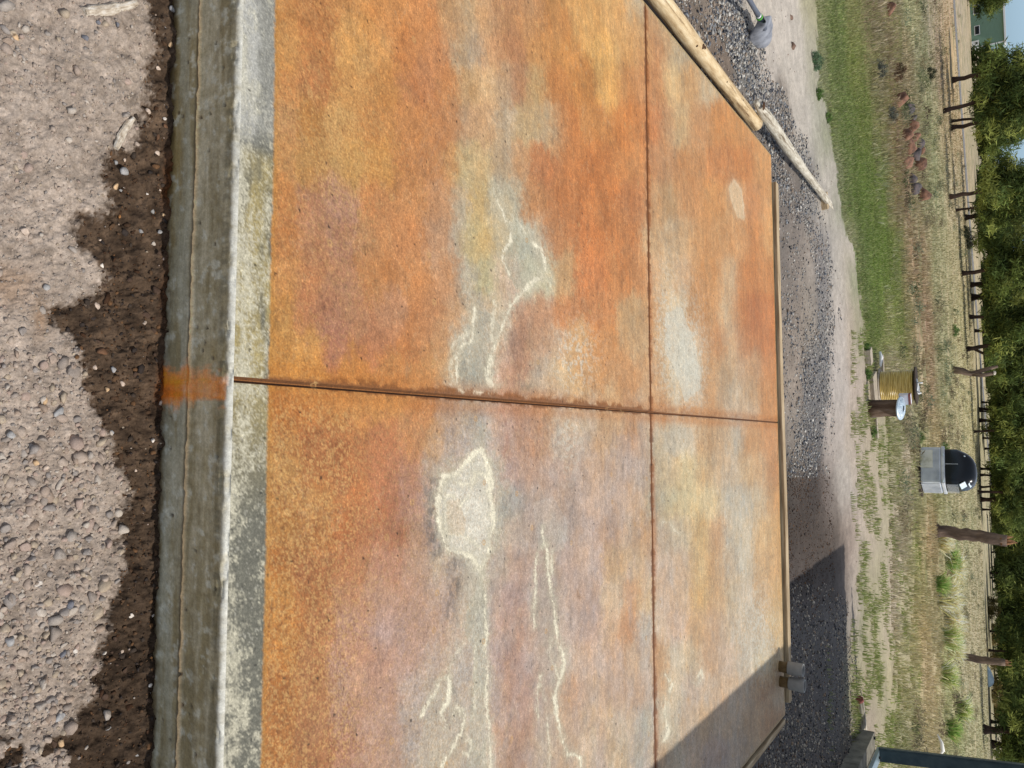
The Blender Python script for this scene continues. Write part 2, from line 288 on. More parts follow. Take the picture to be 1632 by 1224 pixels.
# ================================================================== SLAB
SLAB_PTS = rows('''
5: 450,185,120,60 500,185,115,60 560,190,125,65 620,190,120,60 680,185,110,55 720,170,120,70 745,150,130,95 770,175,125,80 800,160,105,65 850,165,110,65 880,175,115,55 930,210,150,80 980,215,155,85 1018,175,155,120 1045,170,135,95
40: 450,185,122,60 510,175,105,52 560,200,140,72 620,192,122,64 680,185,112,56 725,172,120,72 748,148,130,98 770,180,132,86 800,168,112,68 850,178,118,65 890,190,122,60 940,212,155,84 985,212,152,85 1015,190,140,85 1045,185,130,85 1060,175,140,95
80: 450,185,125,60 510,165,95,45 560,205,150,80 600,200,140,75 650,185,110,55 700,185,110,60 740,145,130,100 755,140,130,110 775,205,145,95 790,185,120,75 820,165,100,60 860,190,125,60 900,200,130,60 960,220,165,85 1000,200,145,80 1022,195,135,75 1050,185,115,65 1070,170,140,95 1085,160,150,120
130: 450,180,115,60 510,165,95,50 560,195,135,70 610,190,125,60 670,168,98,55 720,180,110,55 745,170,130,80 775,205,155,100 800,160,125,90 830,170,110,75 855,175,145,90 880,190,110,45 930,195,120,50 970,220,160,80 1000,190,120,60 1022,185,120,70 1045,180,110,60 1070,190,155,100 1100,185,135,80 1125,170,150,115
200: 450,180,125,75 500,170,110,45 545,190,140,75 600,185,120,60 660,185,115,60 720,180,110,60 745,160,120,85 775,190,140,95 800,165,145,115 840,160,135,90 868,160,145,110 885,175,130,85 900,190,105,45 950,195,120,55 1000,195,110,45 1022,190,110,50 1045,190,105,55 1065,180,130,85 1085,185,155,105 1110,185,125,75 1150,200,125,60 1180,205,135,70 1200,205,140,80
260: 450,185,125,65 500,165,115,50 560,185,140,70 610,200,140,65 650,180,110,55 700,170,100,50 720,190,130,65 740,155,145,100 765,195,155,95 800,155,135,105 830,185,130,85 860,190,100,45 950,190,105,45 1010,195,120,60 1045,180,115,70 1060,175,120,75 1100,190,125,70 1150,190,115,60 1190,195,115,55 1215,205,145,85
320: 450,185,115,55 500,150,95,70 540,160,110,90 600,180,110,60 660,190,120,65 710,175,115,75 735,145,135,110 765,190,150,80 790,160,150,120 820,165,160,135 845,185,115,60 900,190,105,45 960,195,110,50 1015,185,110,60 1045,180,128,80 1060,165,130,85 1100,195,130,75 1140,200,132,68 1170,200,145,90 1200,190,120,70 1225,205,145,88
380: 450,185,110,50 500,165,105,70 540,150,100,80 590,175,115,65 650,180,110,60 700,170,115,80 735,150,140,120 750,165,150,95 770,190,155,85 800,165,150,115 830,160,165,145 855,165,160,140 880,190,115,60 940,195,105,45 1000,200,115,55 1045,185,142,95 1070,172,145,108 1090,180,138,92 1120,200,135,75 1150,192,132,75 1180,192,135,82 1205,200,122,62 1228,205,150,90
440: 450,190,130,70 500,170,105,65 540,160,105,75 600,180,115,60 660,185,115,60 720,185,120,75 745,160,155,135 775,160,150,100 800,195,165,130 815,180,145,125 845,175,175,145 868,180,180,150 895,170,130,80 940,195,105,50 1000,190,110,50 1025,190,120,65 1045,195,145,100 1060,185,155,115 1085,185,150,115 1110,195,130,70 1140,200,130,65 1160,180,150,110 1190,195,115,55 1225,200,125,65
500: 450,195,125,50 490,160,95,60 520,145,85,65 560,165,105,70 620,170,110,75 680,180,110,60 735,185,130,85 755,165,160,140 775,170,145,115 790,195,165,125 805,185,160,135 830,180,115,80 860,170,110,75 900,185,110,60 950,190,110,55 1010,160,125,80 1045,200,135,75 1060,190,165,130 1080,200,185,155 1105,200,140,85 1130,200,130,65 1160,180,150,110 1180,185,110,55 1200,180,95,45 1228,195,110,55
545: 450,200,140,65 500,200,140,65 540,150,85,70 600,165,95,60 660,185,110,55 710,190,125,70 735,165,160,140 755,150,150,135 775,175,165,145 795,200,160,130 820,165,110,85 860,165,120,90 890,165,130,100 920,200,150,95 960,200,130,70 1010,170,130,85 1045,200,145,90 1060,195,175,145 1085,190,185,165 1110,190,180,160 1125,200,135,75 1150,190,120,65 1165,170,150,115 1185,185,110,60 1225,190,105,50
590: 450,200,130,45 500,195,130,50 560,195,120,45 620,190,115,50 680,205,130,60 715,200,145,85 738,150,150,130 760,135,140,135 780,180,165,145 800,190,130,100 830,170,110,80 860,165,145,120 890,190,155,110 940,205,140,80 1000,195,130,75 1045,195,140,90 1065,190,165,130 1085,190,190,175 1110,190,190,175 1130,200,140,80 1155,175,130,85 1165,165,140,105 1185,170,130,95 1200,170,125,85 1228,195,120,65
622: 840,150,140,115 880,190,150,110 920,200,155,100 1000,195,130,75 1050,195,140,90 1080,195,170,135 1105,190,180,160 1130,205,140,80 1155,155,135,105 1175,170,155,130 1195,165,130,90 1225,200,130,70
652: 450,185,110,45 500,185,115,50 560,200,130,60 620,195,130,60 680,190,115,55 710,165,130,105 750,160,145,125 780,165,150,135 800,190,135,110 830,170,110,85 850,190,120,70 890,190,165,135 930,200,170,135 980,195,150,100 1020,180,145,110 1050,195,130,75 1100,200,140,85 1140,195,135,80 1170,180,160,135 1190,185,150,115 1230,200,130,70
700: 450,190,130,65 500,170,95,50 560,165,95,50 620,170,95,55 660,190,120,65 690,190,135,70 720,165,140,120 745,165,155,140 770,165,165,155 790,185,150,130 810,165,110,90 850,185,115,65 870,185,120,65 890,190,170,145 920,185,155,120 970,195,145,95 1010,190,125,70 1030,185,155,130 1045,180,160,125 1070,190,175,150 1095,195,180,155 1120,190,140,90 1150,180,140,100 1170,170,160,140 1200,190,130,75 1230,200,130,75
750: 450,185,135,70 500,175,105,55 560,170,100,55 620,165,95,60 660,160,100,75 690,150,130,110 720,180,170,145 755,200,195,175 790,160,165,155 810,165,120,105 840,165,125,105 880,175,140,120 940,190,155,130 990,175,140,115 1030,175,150,130 1050,170,155,120 1070,190,160,120 1095,205,175,120 1120,200,155,100 1145,190,150,110 1165,180,160,135 1190,190,150,105 1210,195,150,105 1235,200,130,75
800: 450,180,120,55 500,195,140,75 560,180,105,55 620,165,90,55 665,150,105,90 690,130,125,120 715,195,185,165 735,200,180,155 765,205,203,192 780,200,198,178 800,150,155,145 820,155,150,140 850,165,145,130 900,175,150,135 960,180,150,130 1010,190,150,120 1050,170,165,140 1070,195,175,130 1100,205,175,120 1130,195,165,115 1160,175,165,145 1185,170,165,150 1210,190,165,130 1235,200,140,80
850: 450,190,130,60 500,180,115,55 560,165,90,45 620,155,85,50 670,140,100,75 692,115,105,105 715,190,182,155 745,215,195,165 775,215,205,185 795,190,185,165 820,190,165,145 850,180,155,135 880,175,165,160 930,180,155,145 970,185,130,90 1010,185,145,110 1035,195,135,60 1050,175,155,135 1070,185,165,140 1090,190,165,130 1115,205,160,95 1145,190,135,90 1165,185,175,155 1190,190,180,160 1215,195,150,95 1240,205,150,85
900: 450,185,115,50 500,165,95,50 560,160,95,55 620,160,100,75 670,160,120,95 700,175,155,125 725,120,115,112 745,165,160,142 768,215,208,185 795,165,150,135 820,175,140,125 855,175,140,125 875,185,165,145 900,175,145,135 940,175,150,140 980,205,155,90 1010,195,155,110 1055,180,155,135 1090,185,155,130 1115,205,165,105 1140,195,140,85 1160,185,165,140 1190,185,175,155 1215,200,150,95 1240,205,150,90
950: 450,195,130,55 500,175,105,50 550,165,110,75 600,160,115,90 650,160,115,95 700,165,130,110 720,130,115,110 745,165,160,142 765,175,175,155 785,165,135,120 820,165,120,105 855,180,160,145 870,160,150,135 890,180,155,145 930,175,145,135 980,195,160,120 1010,200,130,65 1030,200,165,110 1055,175,150,130 1090,180,145,115 1115,205,155,85 1145,195,145,95 1165,190,165,130 1185,195,180,160 1215,195,150,105 1240,205,155,90
1000: 450,195,125,50 510,175,110,60 560,165,120,100 610,170,130,115 660,165,120,100 700,160,115,95 730,170,150,130 750,180,175,155 770,170,170,155 785,165,125,115 820,160,110,90 850,175,145,130 875,165,155,145 900,180,155,145 940,175,145,135 975,195,150,110 1000,195,125,65 1030,170,165,155 1050,185,160,135 1080,180,150,130 1110,190,140,90 1140,180,135,100 1165,180,160,135 1190,190,170,145 1210,195,165,130 1235,205,165,110
1050: 450,190,120,45 500,170,105,55 550,165,120,100 600,165,115,95 650,165,125,110 700,170,145,130 730,195,190,170 750,170,165,150 770,175,170,155 785,160,115,105 820,165,115,100 850,175,145,130 875,185,165,150 895,200,192,175 915,190,150,120 950,190,155,130 990,190,140,100 1010,195,150,110 1030,180,165,150 1050,195,135,75 1075,180,165,140 1100,190,165,130 1130,190,140,100 1160,185,160,140 1185,185,170,150 1215,200,190,165 1235,195,160,110
1100: 450,175,105,40 500,170,110,60 560,165,120,95 610,165,120,100 660,170,145,130 700,180,165,145 730,185,180,160 755,170,165,150 775,175,170,155 785,165,130,115 830,165,110,90 860,175,145,130 880,185,170,150 905,190,130,85 950,190,145,100 990,190,150,120 1020,190,140,100 1035,165,160,155 1055,195,140,85 1075,200,185,160 1100,185,160,140 1125,185,165,145 1150,190,150,115 1180,190,160,130 1215,190,140,90 1240,180,150,115
1150: 450,180,105,40 500,165,100,55 560,160,110,85 610,160,120,100 660,165,145,130 700,175,160,140 725,190,180,160 755,165,165,150 775,175,170,155 790,165,120,105 830,165,115,95 870,185,160,135 900,195,150,115 950,195,160,120 990,195,165,130 1030,165,165,160 1055,195,170,140 1070,190,180,160 1095,180,155,130 1120,190,150,110 1160,185,155,125 1200,180,140,100 1230,185,130,80
1205: 450,180,110,40 500,165,100,55 560,160,105,80 610,165,125,105 660,170,150,135 700,180,165,140 730,185,180,155 760,165,165,145 780,170,165,150 800,180,120,80 830,165,120,100 870,195,170,140 900,190,150,115 940,200,170,140 990,190,160,120 1020,150,150,150 1040,180,150,115 1060,190,140,90 1075,190,180,160 1100,185,150,120 1140,175,150,135 1180,170,150,130 1200,170,140,105
''')
def fade(p):
    # sun-bleached pigment: lift and soften the saturated tones, leave the pale crusts alone
    r, g_, b = p[2:5]; k = min(1, max(0, (min(r, g_, b)-120)/60)); d_ = min(1, max(0, (r-b-85)/45)); q = (.65*r+80-6*d_, .82*g_+52-15*d_, .93*b+40-18*d_)
    return p[:2]+[q[i]*(1-k)+min(240, p[2+i]+8)*k for i in range(3)]
slab_field = Field([fade(p) for p in SLAB_PTS], (420, -120, 1300, 1340), (9, 15), 3)
slab_wide = Field([fade(p) for p in SLAB_PTS], (420, -120, 1300, 1340), (48, 75), 8)
WHITE_VEINS = [  # (points, half width px, strength, halo)
 ([(708,760),(701,784),(699,810),(703,844),(710,870),(717,879),(734,880),(751,887),(766,907),(772,924)], 3.4, 1.0, 11),
 ([(708,760),(716,758),(726,756),(740,741),(754,727),(766,717),(777,736),(780,756),(783,770),(780,787),(784,810),(787,839),(781,867),(774,896),(768,907)], 3.2, 1.0, 11),
 ([(711,847),(710,815),(711,790),(723,790),(734,807),(751,784),(760,756),(771,753),(780,773)], 1.3, .75, 5),
 ([(713,850),(730,853),(748,858),(765,872)], 3.0, .5, 9), ([(726,768),(740,772),(752,770),(757,752)], 2.6, .6, 8),
 ([(772,921),(774,953),(772,976),(776,1008),(772,1035),(778,1063),(774,1094),(778,1137),(782,1196),(782,1240)], 1.6, .9, 6),
 ([(759,1016),(756,1059),(758,1102),(755,1145)], 1.1, .6, 4),
 ([(864,838),(866,866),(855,886),(853,921),(855,937),(851,972),(852,1000)], 1.3, .85, 5),
 ([(866,866),(872,878),(872,910),(880,941),(884,976),(890,1020),(896,1035),(900,1055),(894,1078),(886,1098),(886,1133),(894,1169),(906,1204),(914,1202),(925,1208),(928,1235)], 1.8, .95, 7),
 ([(880,878),(878,900),(880,915)], 1.2, .6, 4), ([(880,1020),(876,1045),(884,1060),(890,1080)], 1.6, .5, 10),
 ([(863,1074),(857,1098),(855,1133),(858,1142)], 1.4, .8, 4), ([(863,1090),(872,1140),(877,1200),(877,1235)], .9, .5, 4),
 ([(714,1078),(702,1082),(694,1102),(682,1118),(672,1140)], 2.0, .75, 7), ([(714,1078),(716,1096),(713,1114),(702,1137),(706,1146),(713,1149),(710,1160),(704,1163)], 2.4, .95, 5),
 ([(722,1140),(724,1130),(730,1125),(733,1136),(737,1130),(741,1141),(741,1152),(738,1166),(729,1180),(714,1204),(706,1222)], 2.2, .95, 7),
 ([(743,1180),(750,1178),(753,1190),(748,1204),(740,1200)], 1.8, .6, 6), ([(741,1024),(728,1045),(714,1070)], 2.0, .55, 9),
 ([(793,322),(802,338),(805,350),(816,356),(813,385),(800,403),(802,415),(813,438)], 1.7, .85, 6),
 ([(849,387),(863,397),(869,426),(866,441),(849,446),(831,468),(813,488),(805,512),(793,541),(784,565),(778,585),(784,609),(791,618),(787,629),(772,628),(757,626),(740,626),(728,619),(716,614)], 2.7, 1.0, 11),
 ([(866,441),(849,448),(836,462)], 6.0, .7, 16), ([(782,572),(776,600),(786,616)], 4.5, .7, 9),
 ([(757,491),(755,523),(752,544),(740,547),(730,565),(728,590),(728,612)], 1.9, .85, 8), ([(745,530),(730,540),(722,552),(718,590),(724,616)], 3.5, .4, 8),
 ([(812,340),(826,352),(838,372)], 1.4, .4, 9), ([(788,480),(786,500),(784,540)], 3.0, .45, 8),
 ([(1061,1076),(1072,1091),(1066,1102)], 1.6, .8, 5), ([(1109,1083),(1118,1069),(1120,1080),(1111,1094),(1105,1088)], 1.5, .8, 4), ([(1062,1115),(1060,1140),(1066,1165),(1060,1180)], 2.6, .8, 9),
 ([(1055,833),(1066,832),(1076,846),(1082,850)], 1.8, .6, 7), ([(1162,298),(1170,285),(1181,300),(1186,345),(1176,345),(1166,320),(1162,298)], 1.6, .16, 8),
]
DARKS = [([(690,770),(687,810),(692,850),(700,880)], 10, .75, (92,88,92)), ([(727,893),(729,915),(720,945),(718,985)], 9, .6, (88,82,86)), ([(812,505),(802,540),(797,565)], 3, .4, (120,90,75)),
         ([(718,1092),(726,1118),(736,1132)], 3, .55, (105,100,95)), ([(706,1145),(712,1158)], 3, .6, (120,90,80)), ([(800,640),(806,690),(803,720)], 3, .35, (140,80,75)), ([(1237,1035),(1237,1048)], 3, .8, (95,60,30)),
         ([(1240,1066),(1234,1085),(1222,1100),(1215,1110)], 7, .5, (150,85,35)), ([(739,575),(737,600),(741,617)], 3, .5, (115,120,120)), ([(838,618),(846,616)], 5, .5, (120,118,100)), ([(856,960),(856,1005)], 2, .5, (120,122,115)), ([(921,935),(922,950)], 2, .6, (150,105,40))]

FILLS = [([(708,760),(740,741),(766,717),(780,756),(784,810),(787,839),(774,896),(770,912),(751,887),(717,879),(703,844),(699,810)], (250,246,234), .95), ([(712,800),(732,795),(742,830),(738,856),(714,852)], (238,212,180), .5),
         ([(1162,298),(1170,285),(1181,300),(1187,330),(1186,352),(1176,347),(1166,320)], (244,212,172), .9), ([(757,495),(785,500),(800,520),(784,565),(780,600),(786,622),(735,622),(731,575),(740,550),(754,540)], (190,190,178), .5),
         ([(816,372),(849,387),(866,400),(868,436),(846,446),(822,462),(812,440),(803,410)], (196,196,178), .5), ([(772,925),(776,1000),(774,1060),(776,1224),(745,1224),(752,1120),(756,1040),(742,1010),(748,960)], (206,204,188), .55),
         ([(866,870),(878,930),(888,1030),(898,1060),(884,1100),(860,1080),(856,1000),(856,930),(858,886)], (196,178,165), .35), ([(694,1102),(714,1078),(732,1110),(742,1141),(728,1185),(700,1222),(660,1224),(676,1150)], (216,206,190), .55), ([(850,800),(880,790),(905,830),(900,870),(878,885),(856,868)], (220,212,206), .3), ([(1060,500),(1085,488),(1112,560),(1116,620),(1092,640),(1075,590),(1060,560)], (236,232,218), .65), ([(1186,960),(1210,970),(1236,1020),(1228,1050),(1200,1040),(1188,1000)], (220,208,190), .4), ([(1058,690),(1100,680),(1108,700),(1080,730),(1060,720)], (214,206,190), .4)]
def slab_colour(lx, ly):
    wx, wy = wld(lx, ly); U, V, Z = proj(np.stack([wx, wy, np.zeros_like(wx)], -1))
    n1 = fbm(lx*9, ly*9, 3, 7, .72)-.5; n2 = fbm(lx*7+40, ly*14, 11, 7, .72)-.5
    sc = np.clip(1.6/np.maximum(Z, .5), .25, 1.4)
    uu = U+n1*52*sc; vv = V+n2*80*sc
    c = slab_field(uu, vv)
    # a quieter second look at the same field keeps edges ragged at two scales
    m1 = fbm(lx*55, ly*55, 21, 4, .7); m2 = fbm(lx*40+9, ly*40, 31, 4, .7); c = .55*c+.45*slab_field(U+(m1-.5)*80*sc, V+(m2-.5)*120*sc)
    wf = slab_wide(U+n1*60*sc, V+n2*90*sc); l0 = c.mean(-1, keepdims=True); l1 = wf.mean(-1, keepdims=True)
    gry = np.clip(1-(c[..., 0:1]-c[..., 2:3])/np.maximum(c[..., 0:1], .01)*1.5, 0, 1)
    kk = .36*(1-.75*gry); c = (c/l0*(1-kk)+wf/l1*kk)*l0
    c[..., 2] = np.minimum(c[..., 2], .84*c[..., 1]); c[..., 1] = np.minimum(c[..., 1], .97*c[..., 0])
    hz_ = fbm(lx*4.5+n1*.8, ly*6, 153, 6, .66); pale_ = (.46*sst(620, 720, V+n1*120)*sst(640, 730, U+n2*90)*sst(1075, 1000, U+n1*60))*(.25+.55*fbm(lx*3, ly*3, 151, 4)+.9*sst(.44, .62, hz_)); c = mix(c, np.broadcast_to(alb((208, 186, 174)), c.shape), np.clip(pale_, 0, .72))
    # cloudy tone, streaks, fine grain
    cl = fbm(lx*5, ly*5, 5, 4)-.5; st = fbm(lx*5, ly*60, 41, 4, .6)-.5; gr = fbm(lx*150, ly*150, 51, 3, .8)-.5; rc = fbm(lx*26, ly*26, 57, 4, .7)-.5
    back = sst(.55, 1.6, ly)
    c = c*(1+cl*.30+st*.30*back+gr*.55+rc*.42)[..., None]
    warm = sst(.02, .3, c[..., 0]-c[..., 2])
    hue = fbm(lx*12+3, ly*14+8, 61, 6, .72)-.5
    c = c*np.stack([1+hue*.14, 1-hue*.14, 1-hue*.5], -1)
    # tide lines where puddles dried: a tone step with a thin pale rim
    for q1, (fx1, fy1, sd_, lv) in enumerate(((2.1, 2.6, 141, .50), (4.6, 5.5, 143, .47), (3.3, 8.5, 145, .53))):
        pn = fbm(lx*fx1+q1, ly*fy1, sd_, 7, .60)-lv; pat = np.clip(fbm(lx*2.7, ly*2.7, sd_+1, 3)*3.2-1.15, 0, 1)
        c = c*(1+.10*(sst(-.006, .006, pn)-.5)*pat)[..., None]
        c = mix(c, np.broadcast_to(alb((226, 196, 156)), c.shape), np.exp(-((pn-.004)/.0035)**2)*pat*.34)
    for fl_pts, fcol, fs in FILLS:
        ins = inpoly(U+n1*16*sc, V+n2*20*sc, fl_pts).astype(float); c = mix(c, np.broadcast_to(alb(fcol), c.shape)*(1+rc*.35+gr*.4)[..., None], ins*fs*np.clip(.55+m2*.9, 0, 1))
    # ochre flecks over rust brown near the front edge
    d1, i1 = cell(lx*85+n1*4, ly*85+n2*4, 71); d2, i2 = cell(lx*150+n2*6, ly*150+n1*6, 73); d3, i3 = cell(lx*36+n1*7, ly*36+n2*7, 75)
    zone = sst(640, 520, U+n1*140)*(.35+.65*sst(520, 720, V+n2*160))+.55*np.exp(-((V-210)/110)**2-((U-560)/70)**2)
    zone = np.clip(zone*(.45+1.1*fbm(lx*14, ly*14, 77, 3)), 0, 1)
    fl = np.clip(sst(.42, .20, d1)*(i1 > .45)+sst(.45, .2, d2)*(i2 > .5)*.8+sst(.34, .16, d3)*(i3 > .6), 0, 1)*zone
    c = c*(1-.06*zone)[..., None]
    c = mix(c, np.broadcast_to(alb((236, 190, 124)), c.shape)*(1+gr*.3)[..., None], fl*.62)
    ring = np.exp(-((d3-.40)/.09)**2)*(i3 > .45)*zone+np.exp(-((d1-.55)/.1)**2)*zone*.7
    c = mix(c, np.broadcast_to(alb((140, 75, 38)), c.shape), ring*.42)
    sp2 = sst(.3, .14, cell(lx*60, ly*60, 79)[0])*(fbm(lx*3, ly*3, 81, 3) > .5)*sst(1.9, .6, ly)
    c = mix(c, np.broadcast_to(alb((205, 165, 110)), c.shape), sp2*.35)
    # scratchy broom strokes
    q = (lx*.82-ly*.57); p = (lx*.57+ly*.82); sk = fbm(q*22, p*240, 83, 3, .7)
    zb = np.exp(-((U-640)/70)**2-((V-960)/110)**2)+.6*np.exp(-((U-690)/60)**2-((V-250)/120)**2)
    c = mix(c, np.broadcast_to(alb((205, 170, 140)), c.shape), np.clip((sk-.52)*5, 0, 1)*zb*.45)
    # salt specks in the pale areas of the back panels
    sl = sst(.53, .62, fbm(lx*70, ly*45, 85, 3, .75))*np.clip(np.exp(-((U-1098)/26)**2-((V-570)/85)**2)+np.exp(-((U-1060)/18)**2-((V-520)/100)**2)*.7+np.exp(-((U-1205)/30)**2-((V-1010)/75)**2)+.8*np.exp(-((U-915)/35)**2-((V-570)/50)**2)+.6*np.exp(-((U-905)/25)**2-((V-700)/60)**2), 0, 1)
    c = mix(c, np.broadcast_to(alb((238, 236, 224)), c.shape), sl*.85)
    for pts, wd, s_, col in DARKS:
        d = dline(U+n1*18, V+n2*22, pts); c = mix(c, np.broadcast_to(alb(col), c.shape), np.exp(-(d/(wd*1.3))**2)*s_*np.clip((m1-.36)*4.5, 0, 1)*.8)
    w1 = fbm(lx*120, ly*120, 91, 4, .65)-.5; w2 = fbm(lx*120+7, ly*120, 95, 4, .65)-.5
    vlo = fbm(lx*11+4, ly*11, 99, 3, .6); vth = fbm(lx*38+2, ly*38, 97, 4, .7)
    for pts, wd, s_, halo in WHITE_VEINS:
        d = dline(U+w1*13*sc+n1*9*sc, V+w2*13*sc+n2*9*sc, pts)
        c = mix(c, np.broadcast_to(alb((212, 206, 186)), c.shape), np.exp(-(d/(halo*1.35))**2)*.55*s_*np.clip((m2-.36)*4, 0, 1))
        gs = fbm(lx*170+3, ly*170, 98, 4, .75); c = mix(c, np.broadcast_to(alb((240, 232, 208)), c.shape), np.exp(-(d/(halo*.75))**2)*sst(.50, .58, gs+.10*np.exp(-(d/(wd*2))**2))*.75*s_*np.clip(.3+1.2*vlo, 0, 1))
        c = mix(c, np.broadcast_to(alb((255, 249, 228))*1.18, c.shape), sst(1.4, .5, d/(wd*.95*np.clip(3.0*vlo-.75+1.5*(vth-.5), .2, 1.7)))*s_*np.clip(.1+1.6*vlo+w1*2.8+(vth-.5)*1.5, 0, 1))
    # masked front strip: bare grey cement, pale arris
    ed = .1075+.006*(fbm(lx*9, lx*3, 101, 4)-.5)+.008*(fbm(lx*75, ly*75, 103, 5, .7)-.5)+.004*sst(-.6, .8, lx)-.006*sst(-.6, -.95, lx)
    blot = fbm(lx*60, ly*60, 105, 6, .78); fine = fbm(lx*210, ly*210, 107, 3, .7)
    g1 = alb((126, 126, 116)); g2 = alb((226, 222, 202)); y1 = alb((194, 178, 126))
    strip = mix(np.broadcast_to(g1, c.shape), np.broadcast_to(y1, c.shape), .95*sst(.35, .65, fbm(lx*5, ly*16, 109, 4))*sst(-.56, -.5, lx)*sst(.35, -.1, lx))
    wh = .28+.72*sst(.46, .62, .6*blot+.4*fine)
    left = sst(-.50, -.62, lx)
    strip = mix(strip, np.broadcast_to(alb((205, 206, 204)), c.shape), np.clip(sst(.075, .02, ly+n1*.06)*(1.0)+.45*left, 0, 1)*left)
    strip = mix(strip, np.broadcast_to(g2, c.shape), np.clip(sst(.46, .72, .62*blot+.38*fine+.55*(fbm(lx*12, ly*20, 108, 4)-.5)-.04+.16*sst(.085, .012, ly))*.9*(1-.4*left), 0, 1))
    strip = strip*(1+(fine-.5)*.5)[..., None]
    strip = mix(strip, np.broadcast_to(alb((228, 226, 214)), c.shape), np.clip(sst(.013+.07*(blot-.5)+.02*(fbm(lx*8, ly, 106, 4)-.4)+.010*sst(.1, .8, lx), .004, ly)*(.35+1.0*(blot-.2)), 0, 1))
    c = mix(c, np.broadcast_to(alb((205, 150, 70)), c.shape), np.exp(-((ly-ed)/.012)**2)*.55)
    c = mix(strip, c, sst(-.004, .004, ly-ed+.006*(fine-.5)))
    # rust and grime beside the saw joints
    jn = fbm(lx*30, ly*22, 111, 5, .62)
    dB = -lx; band = (.015+.022*sst(.32, .72, jn)*sst(.1, .45, ly))*np.where(dB > 0, 1.0, .5)
    jm = sst(1.15, .55, np.abs(lx)/np.maximum(band, .005))*sst(.085, .12, ly)*(1-.55*sst(2.3, 2.6, ly))
    c = mix(c, np.broadcast_to(alb((116, 70, 32)), c.shape), jm*.85)
    c = mix(c, np.broadcast_to(alb((205, 125, 45)), c.shape), np.exp(-((np.abs(lx)-.028)/.025)**2)*.35*(ly > .11))
    jA = fbm(lx*30, 3+ly*2, 113, 4, .7); ban = .013+.020*sst(.35, .7, jA)
    c = mix(c, np.broadcast_to(alb((128, 76, 32)), c.shape), sst(1.2, .5, np.abs(ly-JY)/ban)*.8)
    c = mix(c, np.broadcast_to(alb((200, 118, 45)), c.shape), np.exp(-((ly-JY-.025)/.02)**2)*.4*sst(.4, .6, fbm(lx*6, 0*lx, 115, 3)))
    # groove
    inB = np.abs(lx) < .0075*(1-.35*sst(1.2, 3, ly)); inA = np.abs(ly-JY) < .0062
    c[inB] = alb((122, 78, 38)); c[inA] = alb((138, 82, 36)); c[np.abs(lx) < .0014] = alb((176, 116, 62))
    # pale worn rim along the far edges
    rim = np.minimum(np.minimum(SY1-ly, lx-SX0), SX1-lx)+.012*(jn-.5)
    c = mix(c, np.broadcast_to(alb((206, 178, 122)), c.shape), sst(.035, .006, rim)*.7)
    # small open pores
    dp, ip = cell(lx*9, ly*9, 121); c[(dp < .03) & (ip > .55)] *= .22
    dp, ip = cell(lx*5, ly*5, 123); c = mix(c, np.broadcast_to(alb((225, 180, 120)), c.shape), np.exp(-((dp-.035)/.012)**2)*(ip > .6)*.8)
    return np.clip(c*np.array([.750, .725, .660]), .004, .85)

def axis_steps(parts):
    out = []
    for a, b, s_ in parts: out.append(np.linspace(a, b, max(2, int(round((b-a)/s_))+1))[:-1])
    return np.concatenate(out+[[parts[-1][1]]])
sx = axis_steps([(SX0, -1.1, .008), (-1.1, -.009, .0042), (-.009, .009, .0012), (.009, 1.05, .0042), (1.05, SX1, .008)])
sy = axis_steps([(.012, 1.35, .0040), (1.35, JY-.007, .0052), (JY-.007, JY+.007, .0014), (JY+.007, SY1, .0085)])
GX, GY = np.meshgrid(sx, sy, indexing='ij')
Z = (fbm(GX*6, GY*6, 131, 3)-.5)*.003+(fbm(GX*90, GY*90, 133, 3)-.5)*.0007
dj = np.minimum(np.abs(GX), np.abs(GY-JY)); Z -= .0022*np.exp(-(dj/.011)**2); Z = np.where((np.abs(GX) < .0064*(1-.35*sst(1.2, 3, GY))) | (np.abs(GY-JY) < .0050), -.010, Z)
rim = np.minimum(np.minimum(SY1-GY, GX-SX0), SX1-GX); Z -= .006*sst(.012, 0, rim)
Z[:, 0] = 0
scol = slab_colour(GX, GY)
# old runnels: the pale crusts are mineral colour, flush with the slab
WX, WY = wld(GX, GY)
def gridfaces(nx, ny):
    i = np.arange(nx*ny).reshape(nx, ny); return np.stack([i[:-1, :-1].ravel(), i[1:, :-1].ravel(), i[1:, 1:].ravel(), i[:-1, 1:].ravel()], 1)
m_slab = attr_mat('stained_concrete', rough=.62, spec=.32, nscale=(42, 190), namp=(.13, .30), bump=.22, bdist=.002, bscale=180)
add_flecks(m_slab, 95, .43, .55, 1.28, .74, (.8, 1.15, 1)); add_flecks(m_slab, 28, .42, .57, 1.17, .82, (.6, 1.3, 1))
slab = empty('concrete_slab', (wld(0, 2.4)[0], wld(0, 2.4)[1], -.3))
tag(slab, 'rust and ochre stained concrete slab with grey front strip and two crossing saw joints', 'concrete slab')
top = marr('stained_top', np.stack([WX, WY, Z], -1).reshape(-1, 3), gridfaces(*GX.shape), m_slab, scol.reshape(-1, 3), smooth=True)
top.parent = slab; top.matrix_parent_inverse = slab.matrix_basis.inverted()

